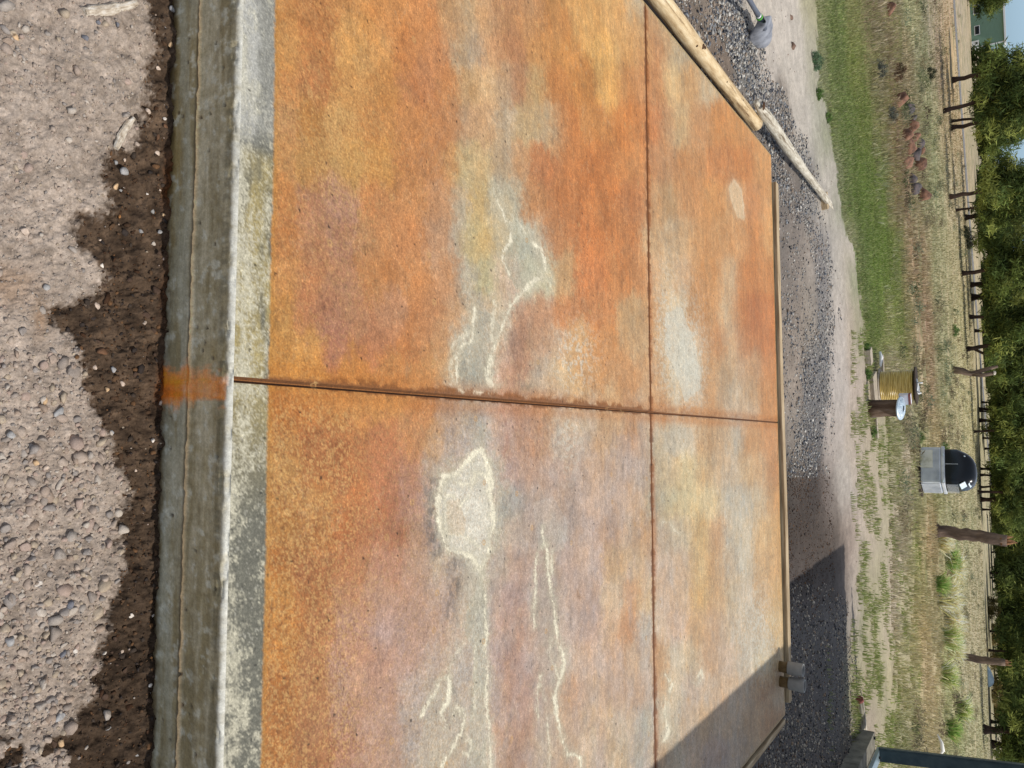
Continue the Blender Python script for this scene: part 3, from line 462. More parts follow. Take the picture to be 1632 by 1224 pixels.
# front face: rounded arris, upper pour, crusted cold joint, lower pour
hx = axis_steps([(SX0, -1.1, .02), (-1.1, 1.0, .004), (1.0, SX1, .02)])
prof = [(.012, 0.0)]+[(.012-.012*math.sin(a), -.012+.012*math.cos(a)) for a in (0.3, .6, .9, 1.2, 1.5)]
prof += [(0.0, z) for z in np.linspace(-.016, -.132, 30)]+[(.0, z) for z in np.linspace(-.1345, -.1450, 8)]+[(.0, z) for z in np.linspace(-.149, -.31, 40)]
pr = np.array(prof); HX, K = np.meshgrid(hx, np.arange(len(pr)), indexing='ij'); PY = pr[K, 0].copy(); PZ = pr[K, 1].copy()
chip = sst(.56, .70, fbm(HX*17, K*.2, 225, 4, .65))*((K >= 1) & (K <= 7)); PY = PY+chip*.0035; PZ = PZ-chip*.0025*(K < 5)
cold = -.139+.004*(fbm(HX*3, HX*0, 201, 3)-.5)
crust = np.exp(-((PZ-cold)/.0032)**2)
PY = PY-crust*(.0025+.007*fbm(HX*70, PZ*70, 203, 3))*(PZ < -.1)-.004*sst(cold+.002, cold-.006, PZ)+(fbm(HX*14, PZ*14, 205, 4)-.5)*.005*(PZ < -.02)+(fbm(HX*130, PZ*130, 207, 3)-.5)*.0012*(PZ < -.02)
hole, hid = cell(HX*26, PZ*26, 209); pit = (hole < .11) & (hid > .86) & (PZ < -.02); PY = PY+pit*.006
t1 = fbm(HX*3, PZ*26, 211, 5, .65); t2 = fbm(HX*38, PZ*38, 213, 4, .7); t3 = fbm(HX*2.2+5, PZ*3, 215, 3); t4 = fbm(HX*60, PZ*9, 217, 4, .65)
FK = .56
fc = mix(np.broadcast_to(alb((112, 102, 76), FK), HX.shape+(3,)), np.broadcast_to(alb((146, 138, 116), FK), HX.shape+(3,)), np.clip((.6*t1+.25*t2+.15*t4-.40)*5, 0, 1))
fc = mix(fc, np.broadcast_to(alb((120, 100, 55), FK), fc.shape), sst(.5, .7, t3)*.55*sst(.3, -.1, HX))
fc = mix(fc, np.broadcast_to(alb((122, 122, 108), FK), fc.shape), sst(-.14, -.17, PZ)*.45*sst(.35, .6, t1))
fc = mix(fc, np.broadcast_to(alb((158, 158, 146), FK), fc.shape), sst(.60, .74, t2)*.5)
fc = mix(fc, np.broadcast_to(alb((70, 66, 50), FK), fc.shape), sst(.02, .006, np.abs(PZ+.026))*.55*sst(.35, .6, t4))
fc = mix(fc, np.broadcast_to(alb((190, 160, 118), FK*1.0), fc.shape), np.clip(crust*(.5+t2), 0, 1)*.95)
fc = mix(fc, np.broadcast_to(alb((52, 46, 34), FK), fc.shape), sst(.008, .002, np.abs(PZ-cold+.006))*.7)
fc = mix(fc, np.broadcast_to(alb((70, 52, 22), FK), fc.shape), sst(-.215, -.238, PZ+.02*(t2-.5))*.75)
fc = mix(fc, np.broadcast_to(alb((206, 112, 24), FK*.92), fc.shape), np.clip(sst(.046, .006, np.abs(HX-.014-.06*(PZ+.1)+.05*(t1-.5)+.040*(t4-.5)+.02*(fbm(HX*90, PZ*60, 227, 3)-.5))-.012*sst(-.04, -.22, PZ))*np.clip((fbm(HX*75, PZ*5, 221, 4, .65)-.30)*3.2, .72, 1)*(.75+.35*sst(-.1, -.2, PZ)), 0, .92)*(PZ < -.010))
fc = mix(fc, np.broadcast_to(alb((120, 52, 10), FK), fc.shape), sst(.03, .0, np.abs(HX-.02)+.03*(t4-.5))*sst(-.13, -.24, PZ)*.6)
fc = mix(fc, np.broadcast_to(alb((226, 224, 212)), fc.shape), sst(-.016, -.003, PZ+.012*(t2-.5)+.006*(t4-.5))*np.clip(.35+t2, 0, .9))
fc = mix(fc, np.broadcast_to(alb((60, 50, 40), FK), fc.shape), pit*.8)
fc = fc*(1+(fbm(HX*200, PZ*200, 219, 2)-.5)*.4+(fbm(HX*1.6, PZ*55, 223, 5, .7)-.5)*.55)[..., None]
fx, fy = wld(HX, PY)
m_face = attr_mat('damp_concrete', rough=.7, spec=.3, nscale=(45, 260), namp=(.12, .2), bump=.35, bdist=.002, bscale=140)
ff = marr('front_face', np.stack([fx, fy, PZ], -1).reshape(-1, 3), gridfaces(*HX.shape)[:, ::-1], m_face, np.clip(fc, .004, .8).reshape(-1, 3), smooth=True)
ff.parent = slab; ff.matrix_parent_inverse = slab.matrix_basis.inverted()
# sides and back
m_conc = noise_mat('bare_concrete', [A(95, 90, 78, .7), A(140, 134, 118, .7), A(165, 158, 140, .7)], scale=7, bump=.4)
P4 = [wld(SX0, .004), wld(SX0, SY1), wld(SX1, SY1), wld(SX1, .004)]
sv = [(p[0], p[1], z) for p in P4 for z in (-.006, -.34)]
so_ = marr('side_faces', sv, [[0, 1, 3, 2], [2, 3, 5, 4], [4, 5, 7, 6]], m_conc); so_.parent = slab; so_.matrix_parent_inverse = slab.matrix_basis.inverted()
# ================================================================== GROUND
def olive(P):
    out = []
    for p in P:
        r, g_, b = p[2:5]; k = max(0, g_-max(r, b))
        if k > 2: g_ = g_-k*.50; b = b+k*.10
        if k > 2 and p[1] > 560: r, g_, b = r*.55+158*.45, g_*.55+148*.45, b*.55+122*.45
        elif p[0] < 1350: m_ = (r+g_+b)/3; r, g_, b = r*.75+m_*.25+3, g_*.75+m_*.25+4, b*.75+m_*.25+4
        out.append(p[:2]+[r, g_, b])
    return out
def gz(x, y, detail=False):
    lx, ly = loc(x, y)
    far = np.interp(y, [-400, 0, 6.5, 12.5, 16, 22, 33, 50, 70, 120, 200, 420], [-.26, -.25, -.28, -.38, -.47, -.60, -1.0, -1.5, -1.72, -1.95, -2.2, -3.0])
    zl = np.interp(y, [.9, 2.5, 4, 6.0, 7.5, 10], [-.245, -.16, -.12, -.13, -.20, -.31]); zr = np.interp(y, [.9, 2.5, 6, 10], [-.245, -.29, -.30, -.34])
    t = sst(-2.4, -1.2, lx); near = zl*(1-t)+zr*t
    k = sst(9, 11.5, y); z = np.where(y < .9, -.245, near)*(1-k)+far*k
    z = np.where(ly < .02, -.242+.02*np.minimum(ly, 0)*0, z)
    return z
def hit(px_, py_):
    px_ = np.asarray(px_, float); py_ = np.asarray(py_, float)
    d = CF*FPX+CX*(px_[..., None]-816)+CY*(py_[..., None]-612); d = d/(-d[..., 2:3])   # drop of 1
    z = np.full(px_.shape, -.3); 
    for _ in range(40):
        t = CAMH-z; P = d*t[..., None]; z = .5*z+.5*gz(P[..., 0], P[..., 1])
    t = CAMH-z; P = d*t[..., None]; return np.stack([P[..., 0], P[..., 1], z], -1)
def h1(x, y): return hit(np.array([x]), np.array([y]))[0]

BACK = Field(olive(rows('''
-60: 1110,125,108,92 1140,150,130,110 1200,190,175,155 1250,195,180,162 1300,150,150,100 1320,120,140,70 1360,130,125,80 1385,125,105,85 1450,150,150,110 1500,165,145,120 1512,185,155,115 1545,175,155,120
0: 1090,118,100,85 1110,125,108,92 1140,150,130,110 1175,140,130,122 1200,190,175,155 1250,195,180,162 1298,170,158,120 1310,130,145,80 1330,118,138,68 1360,130,125,80 1385,125,105,85 1410,140,125,95 1450,150,150,110 1480,140,130,105 1500,165,145,120 1512,185,155,115 1530,150,140,120 1545,175,155,120
100: 1120,115,96,80 1150,125,105,88 1190,130,124,115 1220,190,175,158 1270,192,178,160 1298,180,168,145 1306,120,130,80 1330,110,140,65 1360,125,130,70 1395,125,115,80 1410,120,100,75 1440,130,115,85 1470,130,130,95 1500,140,120,100 1515,190,160,110 1535,165,150,120
200: 1190,115,98,84 1220,118,108,100 1250,135,120,105 1280,185,172,155 1305,180,170,150 1318,120,132,78 1345,108,145,58 1375,115,135,60 1400,120,115,75 1425,130,100,78 1450,125,115,85 1480,135,135,95 1510,170,150,115 1530,175,150,110 1550,150,140,110
300: 1235,118,106,98 1255,120,108,98 1290,125,118,112 1312,180,168,152 1328,178,165,148 1342,105,135,65 1370,102,150,52 1400,110,140,60 1425,130,110,80 1440,125,95,75 1460,135,125,90 1490,140,140,100 1520,180,165,130 1545,165,145,110 1560,150,140,115
420: 1250,120,108,98 1265,130,116,104 1290,150,135,120 1312,128,120,116 1335,180,168,152 1354,178,166,150 1368,100,145,60 1400,108,155,52 1425,115,140,60 1445,140,115,85 1465,145,120,90 1490,150,145,105 1520,165,155,115 1545,175,160,120 1565,160,145,115
520: 1250,140,124,110 1265,145,128,112 1290,150,135,118 1312,122,116,112 1335,185,170,155 1362,180,165,148 1376,112,140,72 1395,105,145,60 1412,150,150,95 1430,125,140,70 1450,135,125,80 1470,150,120,95 1500,150,145,105 1530,175,165,120 1560,165,150,115
600: 1265,150,132,115 1300,122,116,112 1335,182,168,155 1365,180,165,150 1400,175,160,140 1420,170,158,135 1440,150,140,95 1460,120,140,70 1475,150,115,90 1500,140,140,100 1530,180,170,125 1565,180,165,125
700: 1268,140,126,112 1295,112,106,103 1325,178,162,148 1365,180,166,150 1386,172,158,138 1398,112,145,68 1425,115,145,60 1445,175,160,140 1460,130,145,75 1490,150,130,90 1515,160,150,110 1550,175,165,120 1575,165,155,120
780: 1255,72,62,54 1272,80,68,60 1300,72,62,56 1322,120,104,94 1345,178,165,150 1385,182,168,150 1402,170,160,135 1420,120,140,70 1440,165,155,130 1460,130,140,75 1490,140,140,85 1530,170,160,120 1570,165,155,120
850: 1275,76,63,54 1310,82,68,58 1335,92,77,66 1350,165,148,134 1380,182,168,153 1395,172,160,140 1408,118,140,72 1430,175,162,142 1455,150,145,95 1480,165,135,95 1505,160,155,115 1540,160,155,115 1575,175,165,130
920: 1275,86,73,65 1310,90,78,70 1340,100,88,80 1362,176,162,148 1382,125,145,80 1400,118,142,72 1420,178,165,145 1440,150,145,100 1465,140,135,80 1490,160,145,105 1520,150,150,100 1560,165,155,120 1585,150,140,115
1000: 1275,110,103,98 1310,110,103,98 1345,112,105,100 1368,175,162,148 1382,108,140,68 1400,150,150,105 1418,175,162,140 1440,150,150,95 1465,170,150,105 1495,150,140,100 1525,165,155,115 1565,165,155,120
1080: 1275,108,100,95 1345,108,102,98 1362,150,148,110 1374,168,156,130 1400,112,138,66 1425,155,150,100 1450,155,150,100 1480,175,155,115 1510,150,150,100 1545,165,155,120 1580,160,150,115
1180: 1275,108,100,94 1375,112,106,100 1390,170,155,135 1405,120,140,70 1425,108,142,52 1450,140,148,85 1480,165,150,110 1520,150,150,105 1560,160,155,115 1590,160,150,120
1300: 1275,108,100,94 1375,112,106,100 1395,170,155,135 1425,112,142,56 1480,165,150,110 1560,160,155,115
''')), (1060, -160, 1640, 1380), (9, 34), 4)
WETP = [(225,-40),(226,0),(243,20),(244,65),(247,82),(230,99),(230,130),(244,151),(223,165),(226,182),(223,206),(209,237),(178,233),(168,254),(163,285),(175,305),(182,329),(154,346),(127,333),(120,377),(130,405),(151,418),(165,431),(170,448),(158,468),(113,479),(72,492),(79,520),(103,527),(127,551),(137,592),(134,620),(151,654),(175,709),(185,743),(206,777),(199,808),(185,835),(192,872),(192,934),(175,951),(175,996),(154,1023),(158,1065),(147,1106),(123,1126),(103,1161),(60,1175),(20,1160),(-60,1190),(-60,1330),(70,1400),(150,1520),(150,1800),(330,1800),(330,-500),(228,-500)]
GEDGE = [1298, 1298, 1302, 1307, 1322, 1331, 1340, 1353, 1369, 1378, 1382]
def front_wet(x, y, U, V):
    n = fbm(x*45, y*45, 301, 4, .65)-.5; n2 = fbm(x*45+7, y*45, 303, 4, .65)-.5
    w_ = 0
    for k in range(5):
        a_ = fbm(x*70+k*3.1, y*70, 306+k, 3, .7)-.5; w_ = w_+inpoly(U+n*26+a_*48, V+n2*30+a_*30+k*2.0-4, WETP)*.2
    isl = (V > 1150) & (U < 110) & (fbm(x*30, y*30, 305, 3) > .52); return np.where(isl, 0, w_)
def ground_colour(x, y, z):
    P = np.stack([x, y, z], -1); U, V, D = proj(P); lx, ly = loc(x, y)
    r = np.hypot(x, y)
    n1 = fbm(x*2.2, y*2.2, 311, 4)-.5; n2 = fbm(x*2.2+9, y*2.2, 313, 4)-.5
    f1 = fbm(x*.33, y*.33, 315, 4)-.5; f2 = fbm(x*.33+5, y*.33, 317, 4)-.5
    k = sst(8, 25, r); wob = 8*(1-k)*n1*2+6*k*f1*2; wob2 = (40*n2*(1-k)+70*f2*k)
    ev = np.interp(V, [-60, 0, 60, 140, 200, 250, 320, 380, 440, 520, 590], GEDGE); ee = U-ev+(fbm(x*1.6, y*1.6, 327, 5, .65)-.5)*26
    kk = (V < 600) & (np.abs(U-ev) < 40); U = np.where(kk & (ee < 0), np.minimum(U, ev-11), np.where(kk & (ee >= 0), np.maximum(U, ev+9), U)); wob = np.where(kk, wob*.3, wob)
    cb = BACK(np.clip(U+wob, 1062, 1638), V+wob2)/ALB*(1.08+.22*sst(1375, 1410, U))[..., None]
    med = fbm(x*.9, y*1.7, 319, 5, .65)-.5; cb = cb*(np.array([1.0, 1.0, 1.10])*sst(1440, 1460, U)[..., None]+(1-sst(1440, 1460, U)[..., None])); cb = cb*(1+med*.55*sst(10, 20, r)+(fbm(x*9, y*9, 321, 4, .7)-.5)*.5)[..., None]
    cb = mix(cb, np.broadcast_to(alb((196, 178, 142)), cb.shape), sst(.50, .64, fbm(x*.45, y*1.0, 323, 5, .62))*sst(18, 28, r)*.7)
    cb = mix(cb, np.broadcast_to(alb((116, 120, 80)), cb.shape), sst(.50, .64, fbm(x*.5+3, y*1.1, 325, 5, .62))*sst(18, 28, r)*.65)
    cb = mix(cb, np.broadcast_to(alb((184, 168, 148)), cb.shape)*(1+med*.4)[..., None], .55*sst(550, 600, V)*sst(1465, 1445, U)*sst(1372, 1386, U))
    # front yard: dry dust and the hose-wet band against the slab
    m1 = fbm(x*40, y*40, 331, 5, .68); m2 = fbm(x*140, y*140, 333, 3, .7)
    cf = mix(np.broadcast_to(alb((150, 135, 121)), cb.shape), np.broadcast_to(alb((196, 180, 165)), cb.shape), np.clip(m1*1.5-.25, 0, 1))
    cf = mix(cf, np.broadcast_to(alb((170, 132, 96)), cb.shape), np.exp(-((U-15)/45)**2-((V-455)/35)**2)*.4+np.exp(-((U-65)/12)**2-((V-510)/25)**2)*.5)
    wt = front_wet(x, y, U, V)
    cw = mix(np.broadcast_to(alb((58, 46, 36)), cb.shape), np.broadcast_to(alb((114, 94, 76)), cb.shape), np.clip(m1*1.6-.35, 0, 1))
    cw = cw*(1-.35*sst(760, 1000, V))[..., None]
    cw = mix(cw, np.broadcast_to(alb((165, 92, 20)), cb.shape), np.clip(sst(-.03, -.004, ly)*(np.exp(-((V-615)/28)**2)+.7*np.exp(-((V-290)/45)**2)+.35*np.exp(-((V-470)/60)**2)), 0, 1)*m1*1.2)
    cf = mix(cf, cw, wt)
    cf = cf*(1+(m2-.5)*.7)[..., None]
    fr = sst(.06, -.0, ly)*(r < 6)
    c = np.where((D > .3)[..., None] & (U > 900)[..., None], cb, np.broadcast_to(alb((160, 142, 122)), cb.shape)*(1+(m1-.5)*.6)[..., None])
    c = mix(c, cf, fr)
    return np.clip(c, .004, .7), wt*fr
ROAD = [(-160, 45), (-70, 85), (-42, 105), (-20, 130), (2.6, 163), (24, 205), (60, 280)]
azs = np.radians(np.concatenate([np.linspace(-180, -84, 40)[:-1], np.linspace(-84, -54, 130)[:-1], np.linspace(-54, 52, 900), np.linspace(52, 84, 140)[1:], np.linspace(84, 180, 40)[1:]]))
rs = np.concatenate([[.02, .2, .35], np.arange(.42, .62, .006), np.arange(.62, 1.62, .0042), np.geomspace(1.63, 5, 40), np.geomspace(5.03, 40, 330), np.geomspace(40.4, 900, 300)])
AZ, RR = np.meshgrid(azs, rs, indexing='ij'); X = RR*np.sin(AZ); Y = RR*np.cos(AZ)
Zg = gz(X, Y); lx_, ly_ = loc(X, Y)
gcol, gwet = ground_colour(X, Y, Zg)
fr = (RR < 2.6) & (ly_ < .03)
Zg = Zg+np.where(fr, (fbm(X*7, Y*7, 341, 3)-.5)*.022+(fbm(X*38, Y*38, 343, 5, .66)-.5)*(.020+.016*gwet)+(fbm(X*170, Y*170, 345, 2)-.5)*.004-gwet*.004+np.exp(-(ly_/.035)**2)*(.004+.030*(fbm(X*16, Y*16, 346, 4, .6)-.35)), 0)
back = (RR > 3.5)
Zg = Zg+np.where(back, (fbm(X*3, Y*3, 347, 4)-.5)*.035+(fbm(X*14, Y*14, 349, 4, .65)-.5)*.028, 0)+sst(16, 30, RR)*sst(46, 28, RR)*((fbm(X*.22, Y*.22, 351, 3)-.5)*.30+(fbm(X*.8, Y*.8, 353, 4)-.5)*.16)
inside = (lx_ > SX0+.03) & (lx_ < SX1-.03) & (ly_ > .05) & (ly_ < SY1-.03)
Zg = np.where(inside, np.minimum(Zg, -.06), Zg)
dr = dline(X, Y, ROAD); Zg = np.where(dr < 6, Zg*(1-sst(6, 4, dr))+(gz(X, Y)+.10)*sst(6, 4, dr), Zg)
m_ground = attr_mat('dirt_and_dust', rough=.95, spec=.12, nscale=(5, 34, 240), namp=(.12, .20, .28), bump=.6, bdist=.006, bscale=120)
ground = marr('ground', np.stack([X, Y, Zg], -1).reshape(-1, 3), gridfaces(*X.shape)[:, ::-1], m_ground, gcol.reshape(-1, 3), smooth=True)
tag(ground, kind='structure')
def gsurf(x, y):
    """height of the built ground mesh near a point"""
    x = np.asarray(x, float); y = np.asarray(y, float)
    a = np.arctan2(x, y); r = np.hypot(x, y)
    i = np.clip(np.searchsorted(azs, a)-1, 0, len(azs)-2); j = np.clip(np.searchsorted(rs, r)-1, 0, len(rs)-2)
    u = np.clip((a-azs[i])/(azs[i+1]-azs[i]), 0, 1); v = np.clip((r-rs[j])/(rs[j+1]-rs[j]), 0, 1)
    return (Zg[i, j]*(1-u)+Zg[i+1, j]*u)*(1-v)+(Zg[i, j+1]*(1-u)+Zg[i+1, j+1]*u)*v
def gp(px_, py_):
    p = h1(px_, py_); p[2] = float(gsurf(p[0], p[1])); return p

# two-lane road far off: asphalt with pale edge line
def strip(name, line, off, wd, zoff, mat, kind='structure', seg=160):
    L = np.array(line, float); d = np.concatenate([[0], np.cumsum(np.hypot(*np.diff(L, axis=0).T))]); s_ = np.linspace(0, d[-1], seg)
    cx = np.interp(s_, d, L[:, 0]); cy = np.interp(s_, d, L[:, 1]); ker = np.ones(15)/15
    cx = np.convolve(np.pad(cx, 7, 'edge'), ker, 'valid'); cy = np.convolve(np.pad(cy, 7, 'edge'), ker, 'valid')
    tx, ty = np.gradient(cx), np.gradient(cy); q = np.hypot(tx, ty); nx, ny = -ty/q, tx/q
    v = []
    for o in (off-wd/2, off+wd/2):
        v.append(np.stack([cx+nx*o, cy+ny*o, gz(cx, cy)+.12+zoff], -1))
    V = np.concatenate(v); i = np.arange(seg-1); return marr(name, V, np.stack([i, i+1, i+1+seg, i+seg], 1), mat)
m_asph = noise_mat('worn_asphalt', [A(112, 110, 108, .8), A(140, 136, 130, .8)], scale=2, bump=.1)
m_line = noise_mat('road_paint', [A(215, 214, 208, .8), A(235, 234, 230, .85)], scale=3, bump=0)
tag(strip('road', ROAD, 0, 6.4, .02, m_asph), kind='structure')
tag(strip('road_edge_line', ROAD, 2.9, .22, .032, m_line), kind='structure')
tag(strip('road_edge_line', ROAD, -2.9, .22, .032, m_line), kind='structure')

# ---------------------------------------------------------------- loose stone and gravel
def ico(sub):
    b = bmesh.new(); bmesh.ops.create_icosphere(b, subdivisions=sub, radius=1.0); b.verts.ensure_lookup_table()
    V = np.array([v.co[:] for v in b.verts]); F_ = np.array([[v.index for v in f.verts] for f in b.faces]); b.free(); return V, F_
def rock_shape(seed, sub=1, ang=.35, cuts=8):
    V, F_ = ico(sub); rg = np.random.default_rng(seed)
    for _ in range(cuts):     # chip flat faces off
        n = rg.normal(size=3); n /= np.linalg.norm(n); d = V@n; lim = rg.uniform(.40, .84); V = V-np.outer(np.maximum(d-lim, 0), n)
    V = V*(1+rg.normal(scale=ang*.22, size=(len(V), 1))); return V, F_
ROCKS1 = [rock_shape(k, 1) for k in range(10)]; ROCKS2 = [rock_shape(50+k, 2, .30, 13) for k in range(14)]
def rotmats(n, rg, flat=1.0):
    a = rg.uniform(0, 2*np.pi, n); t = rg.normal(0, .45*flat, n); b = rg.uniform(0, 2*np.pi, n)
    def rz(q):
        c, s_ = np.cos(q), np.sin(q); o = np.zeros((n, 3, 3)); o[:, 0, 0] = c; o[:, 0, 1] = -s_; o[:, 1, 0] = s_; o[:, 1, 1] = c; o[:, 2, 2] = 1; return o
    def rx(q):
        c, s_ = np.cos(q), np.sin(q); o = np.zeros((n, 3, 3)); o[:, 1, 1] = c; o[:, 1, 2] = -s_; o[:, 2, 1] = s_; o[:, 2, 2] = c; o[:, 0, 0] = 1; return o
    return rz(a)@rx(t)@rz(b)
def stones(name, P, size, cols, mat, lib, rg, flat=.62, sink=.25, kind='stuff'):
    n = len(P); M = rotmats(n, rg); sc = np.stack([rg.uniform(.75, 1.3, n), rg.uniform(.6, 1.0, n), rg.uniform(.8, 1.1, n)*flat], 1)*size[:, None]
    vs, fs, cs, off = [], [], [], 0; which = rg.integers(0, len(lib), n)
    for k, (V, F_) in enumerate(lib):
        ix = np.where(which == k)[0]
        if not len(ix): continue
        W = V[None]*sc[ix][:, None]; W = np.einsum('nij,nvj->nvi', M[ix], W); W = W+P[ix][:, None]; W[:, :, 2] += (size[ix]*flat*(1-2*sink))[:, None]*.5
        vs.append(W.reshape(-1, 3)); fs.append((F_[None]+(np.arange(len(ix))*len(V))[:, None, None]+off).reshape(-1, 3)); off += len(ix)*len(V)
        cs.append(np.repeat(cols[ix], len(V), 0)*(1+rg.normal(0, .06, (len(ix)*len(V), 1))))
    o = marr(name, np.concatenate(vs), np.concatenate(fs), mat, np.clip(np.concatenate(cs), .004, .8)); return tag(o, kind=kind)
m_stone = attr_mat('loose_stone', rough=.85, spec=.2, nscale=(60, 300), namp=(.15, .18), bump=.4, bdist=.002, bscale=220)
PAL_DRY = .2*alb((176, 162, 148))+.8*alb([(182,162,146), (190,172,156), (174,156,142), (160,152,146), (178,168,158), (192,174,150), (172,150,132), (158,146,136), (186,162,148), (206,194,180)])
PAL_WET = alb([(78,58,42), (95,72,52), (66,56,48), (58,50,46), (112,82,56), (84,66,54), (70,48,32)])
PAL_BLUE = alb([(112,116,122), (92,94,100), (140,142,144), (165,162,156), (74,76,82), (182,178,168), (122,118,112), (152,136,120), (60,62,68), (205,200,190)])
rg = np.random.default_rng(11)
def front_pts(n, box):
    u = rg.uniform(box[0], box[2], n); v = rg.uniform(box[1], box[3], n); P = hit(u, v); l = loc(P[:, 0], P[:, 1])
    ok = l[1] < -.006; P = P[ok]; P[:, 2] = gsurf(P[:, 0], P[:, 1]); return P, u[ok], v[ok]
# grit everywhere
P, u, v = front_pts(15000, (-260, -420, 266, 1650)); s_ = rg.lognormal(math.log(.0026), .42, len(P)); wt = front_wet(P[:, 0], P[:, 1], u, v) > .5
c = PAL_DRY[rg.integers(0, 10, len(P))]*.95; c[wt] = PAL_WET[rg.integers(0, 7, wt.sum())]; pick = wt & (rg.random(len(P)) < .02); c[pick] = PAL_DRY[rg.integers(0, 10, pick.sum())]
stones('grit', P, np.clip(s_, .0012, .007), c, m_stone, ROCKS1, rg)
# pebbles: dense towards the lower part of the yard, scattered above
P, u, v = front_pts(11000, (-260, -420, 262, 1650)); dens = np.clip(.10+.9*sst(480, 760, v+(fbm(u/60, v/60, 9, 3)-.5)*260)*sst(250, 120, u)+.35*np.exp(-((u-30)/50)**2-((v-60)/80)**2), 0, 1)
wt = front_wet(P[:, 0], P[:, 1], u, v) > .5; dens = np.where(wt, .42, dens); ok = rg.random(len(P)) < dens; P, u, v, wt = P[ok], u[ok], v[ok], wt[ok]
s_ = np.clip(rg.lognormal(math.log(.0056), .55, len(P)), .0026, .0145); s_ = np.where(wt, s_*.75, s_)
c = PAL_DRY[rg.integers(0, 10, len(P))]; c[wt] = PAL_WET[rg.integers(0, 7, wt.sum())]*1.1; pick = wt & (rg.random(len(P)) < .04); c[pick] = PAL_DRY[rg.integers(0, 10, pick.sum())]
s_ = s_*rg.choice([.7, 1, 1, 1.35], len(s_)); stones('pebbles', P, s_, c, m_stone, ROCKS2+ROCKS1, rg, sink=.36, flat=.7)
# crushed grey gravel behind the slab
def back_pts(n, box):
    u = rg.uniform(box[0], box[2], n); v = rg.uniform(box[1], box[3], n); P = hit(u, v); l = loc(P[:, 0], P[:, 1])
    ok = ~((l[0] > SX0-.06) & (l[0] < SX1+.06) & (l[1] > -.1) & (l[1] < SY1+.10)); P = P[ok]; P[:, 2] = gsurf(P[:, 0], P[:, 1]); return P, u[ok], v[ok]
BANDS = [([(1140,-40),(1165,40),(1188,90),(1202,130),(1214,190)], 22, 1.0), ([(1222,140),(1245,190),(1265,230),(1283,285),(1295,330)], 17, 1.0), ([(1226,225),(1236,260),(1242,300)], 11, 1.0), ([(1250,305),(1280,345),(1308,405),(1318,460),(1320,520),(1313,600),(1303,680)], 14, .9),
         ([(1304,540),(1294,640),(1284,720),(1276,775)], 22, .95), ([(1262,380),(1275,480),(1272,600),(1270,700)], 16, .35), ([(1330,960),(1345,1040),(1352,1120),(1360,1190)], 16, .8), ([(1290,980),(1300,1060),(1320,1150)], 34, .45), ([(1240,1130),(1290,1180),(1300,1240)], 50, .55)]
P, u, v = back_pts(210000, (1070, -60, 1400, 1290)); den = np.where(u < np.interp(v, [-60, 0, 200, 340, 600], [1190, 1196, 1252, 1316, 1330]), np.where(v > 745, .62, .46), .02)*np.clip(fbm(P[:, 0]*4, P[:, 1]*4, 403, 3)*2-.3, 0, 1.3); nz = fbm(P[:, 0]*3, P[:, 1]*3, 401, 4)-.5
den = np.where((u > 1330+40*sst(300, 0, v)), .004, den)
for pts, wd, s1 in BANDS:
    d = dline(u+nz*34, v+nz*20, pts); den = np.maximum(den, s1*sst(wd*1.25, wd*.7, d))
ok = rg.random(len(u)) < den*.72; P, u, v = P[ok], u[ok], v[ok]
s_ = np.clip(rg.lognormal(math.log(.0095), .42, len(P)), .004, .024); c = PAL_BLUE[rg.integers(0, 10, len(P))]*1.12
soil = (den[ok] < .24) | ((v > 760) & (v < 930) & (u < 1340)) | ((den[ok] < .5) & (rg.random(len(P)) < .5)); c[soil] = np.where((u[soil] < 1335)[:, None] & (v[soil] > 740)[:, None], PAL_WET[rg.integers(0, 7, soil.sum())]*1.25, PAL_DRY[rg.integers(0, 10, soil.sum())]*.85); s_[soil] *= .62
shd = (v > 930)[:, None]; c = np.where(shd, c*np.array([1.12, 1.02, .90]), c); stones('gravel', P, s_, c, m_stone, ROCKS1, rg, sink=.15)  # stones inside the roof's shadow coloured browner to warm the shade
# ================================================================== OBJECTS
def W(lx, ly, z): a = wld(lx, ly); return Vector((a[0], a[1], z))
ROTS = Matrix.Rotation(-SA, 3, 'Z')
def kid(o, root):
    """parent a mesh that was built in world coordinates"""
    o.parent = root; o.matrix_parent_inverse = root.matrix_basis.inverted(); return o
# ---- open metal building on the right: its eave throws the long shadow
m_galv = noise_mat('dull_galvanised', [A(82, 102, 110, .5), A(108, 128, 134, .5), A(130, 148, 150, .5)], scale=5, rough=.45, spec=.5, bump=.05, metal=.5)
m_sill = noise_mat('galvanised_track', [A(150, 172, 180, .7), A(176, 196, 200, .7)], scale=9, rough=.4, spec=.5, bump=.05, metal=.5)
m_roof = noise_mat('roof_metal', [A(120, 126, 126, .8), A(150, 154, 152, .8)], scale=3, rough=.5, metal=.3, bump=0)
bl = empty('open_shed', W(3.9, 4, -.3)); tag(bl, 'open steel framed shed with dark metal corner post on a low concrete kerb', 'shed')
pcx, pcy = [float(v) for v in loc(*at(1403, 1203, -.11)[:2])]; LEAN = Matrix.Rotation(R(-5), 3, 'Y')     # the racked frame leans towards the slab
wc = at(1394, 1166, -.16); wlx, wly = [float(v) for v in loc(wc[0], wc[1])]
m = MB(); m.box(W(wlx+.12, wly-5.5, -.28), (.24, 11.0, .24), ROTS, .008); kid(m.build('kerb_wall', m_conc), bl)
m = MB(); m.box(W(pcx, pcy+.07-5.3, -.135), (.14, 10.6, .045), ROTS, .004); kid(m.build('sill_track', m_sill), bl)
m = MB(); m.box(W(wlx+.05, wly-.10, -.150), (.03, .03, .025), ROTS, .003); kid(m.build('anchor_bolt', plain('black_iron', A(26, 26, 28), .6)), bl)
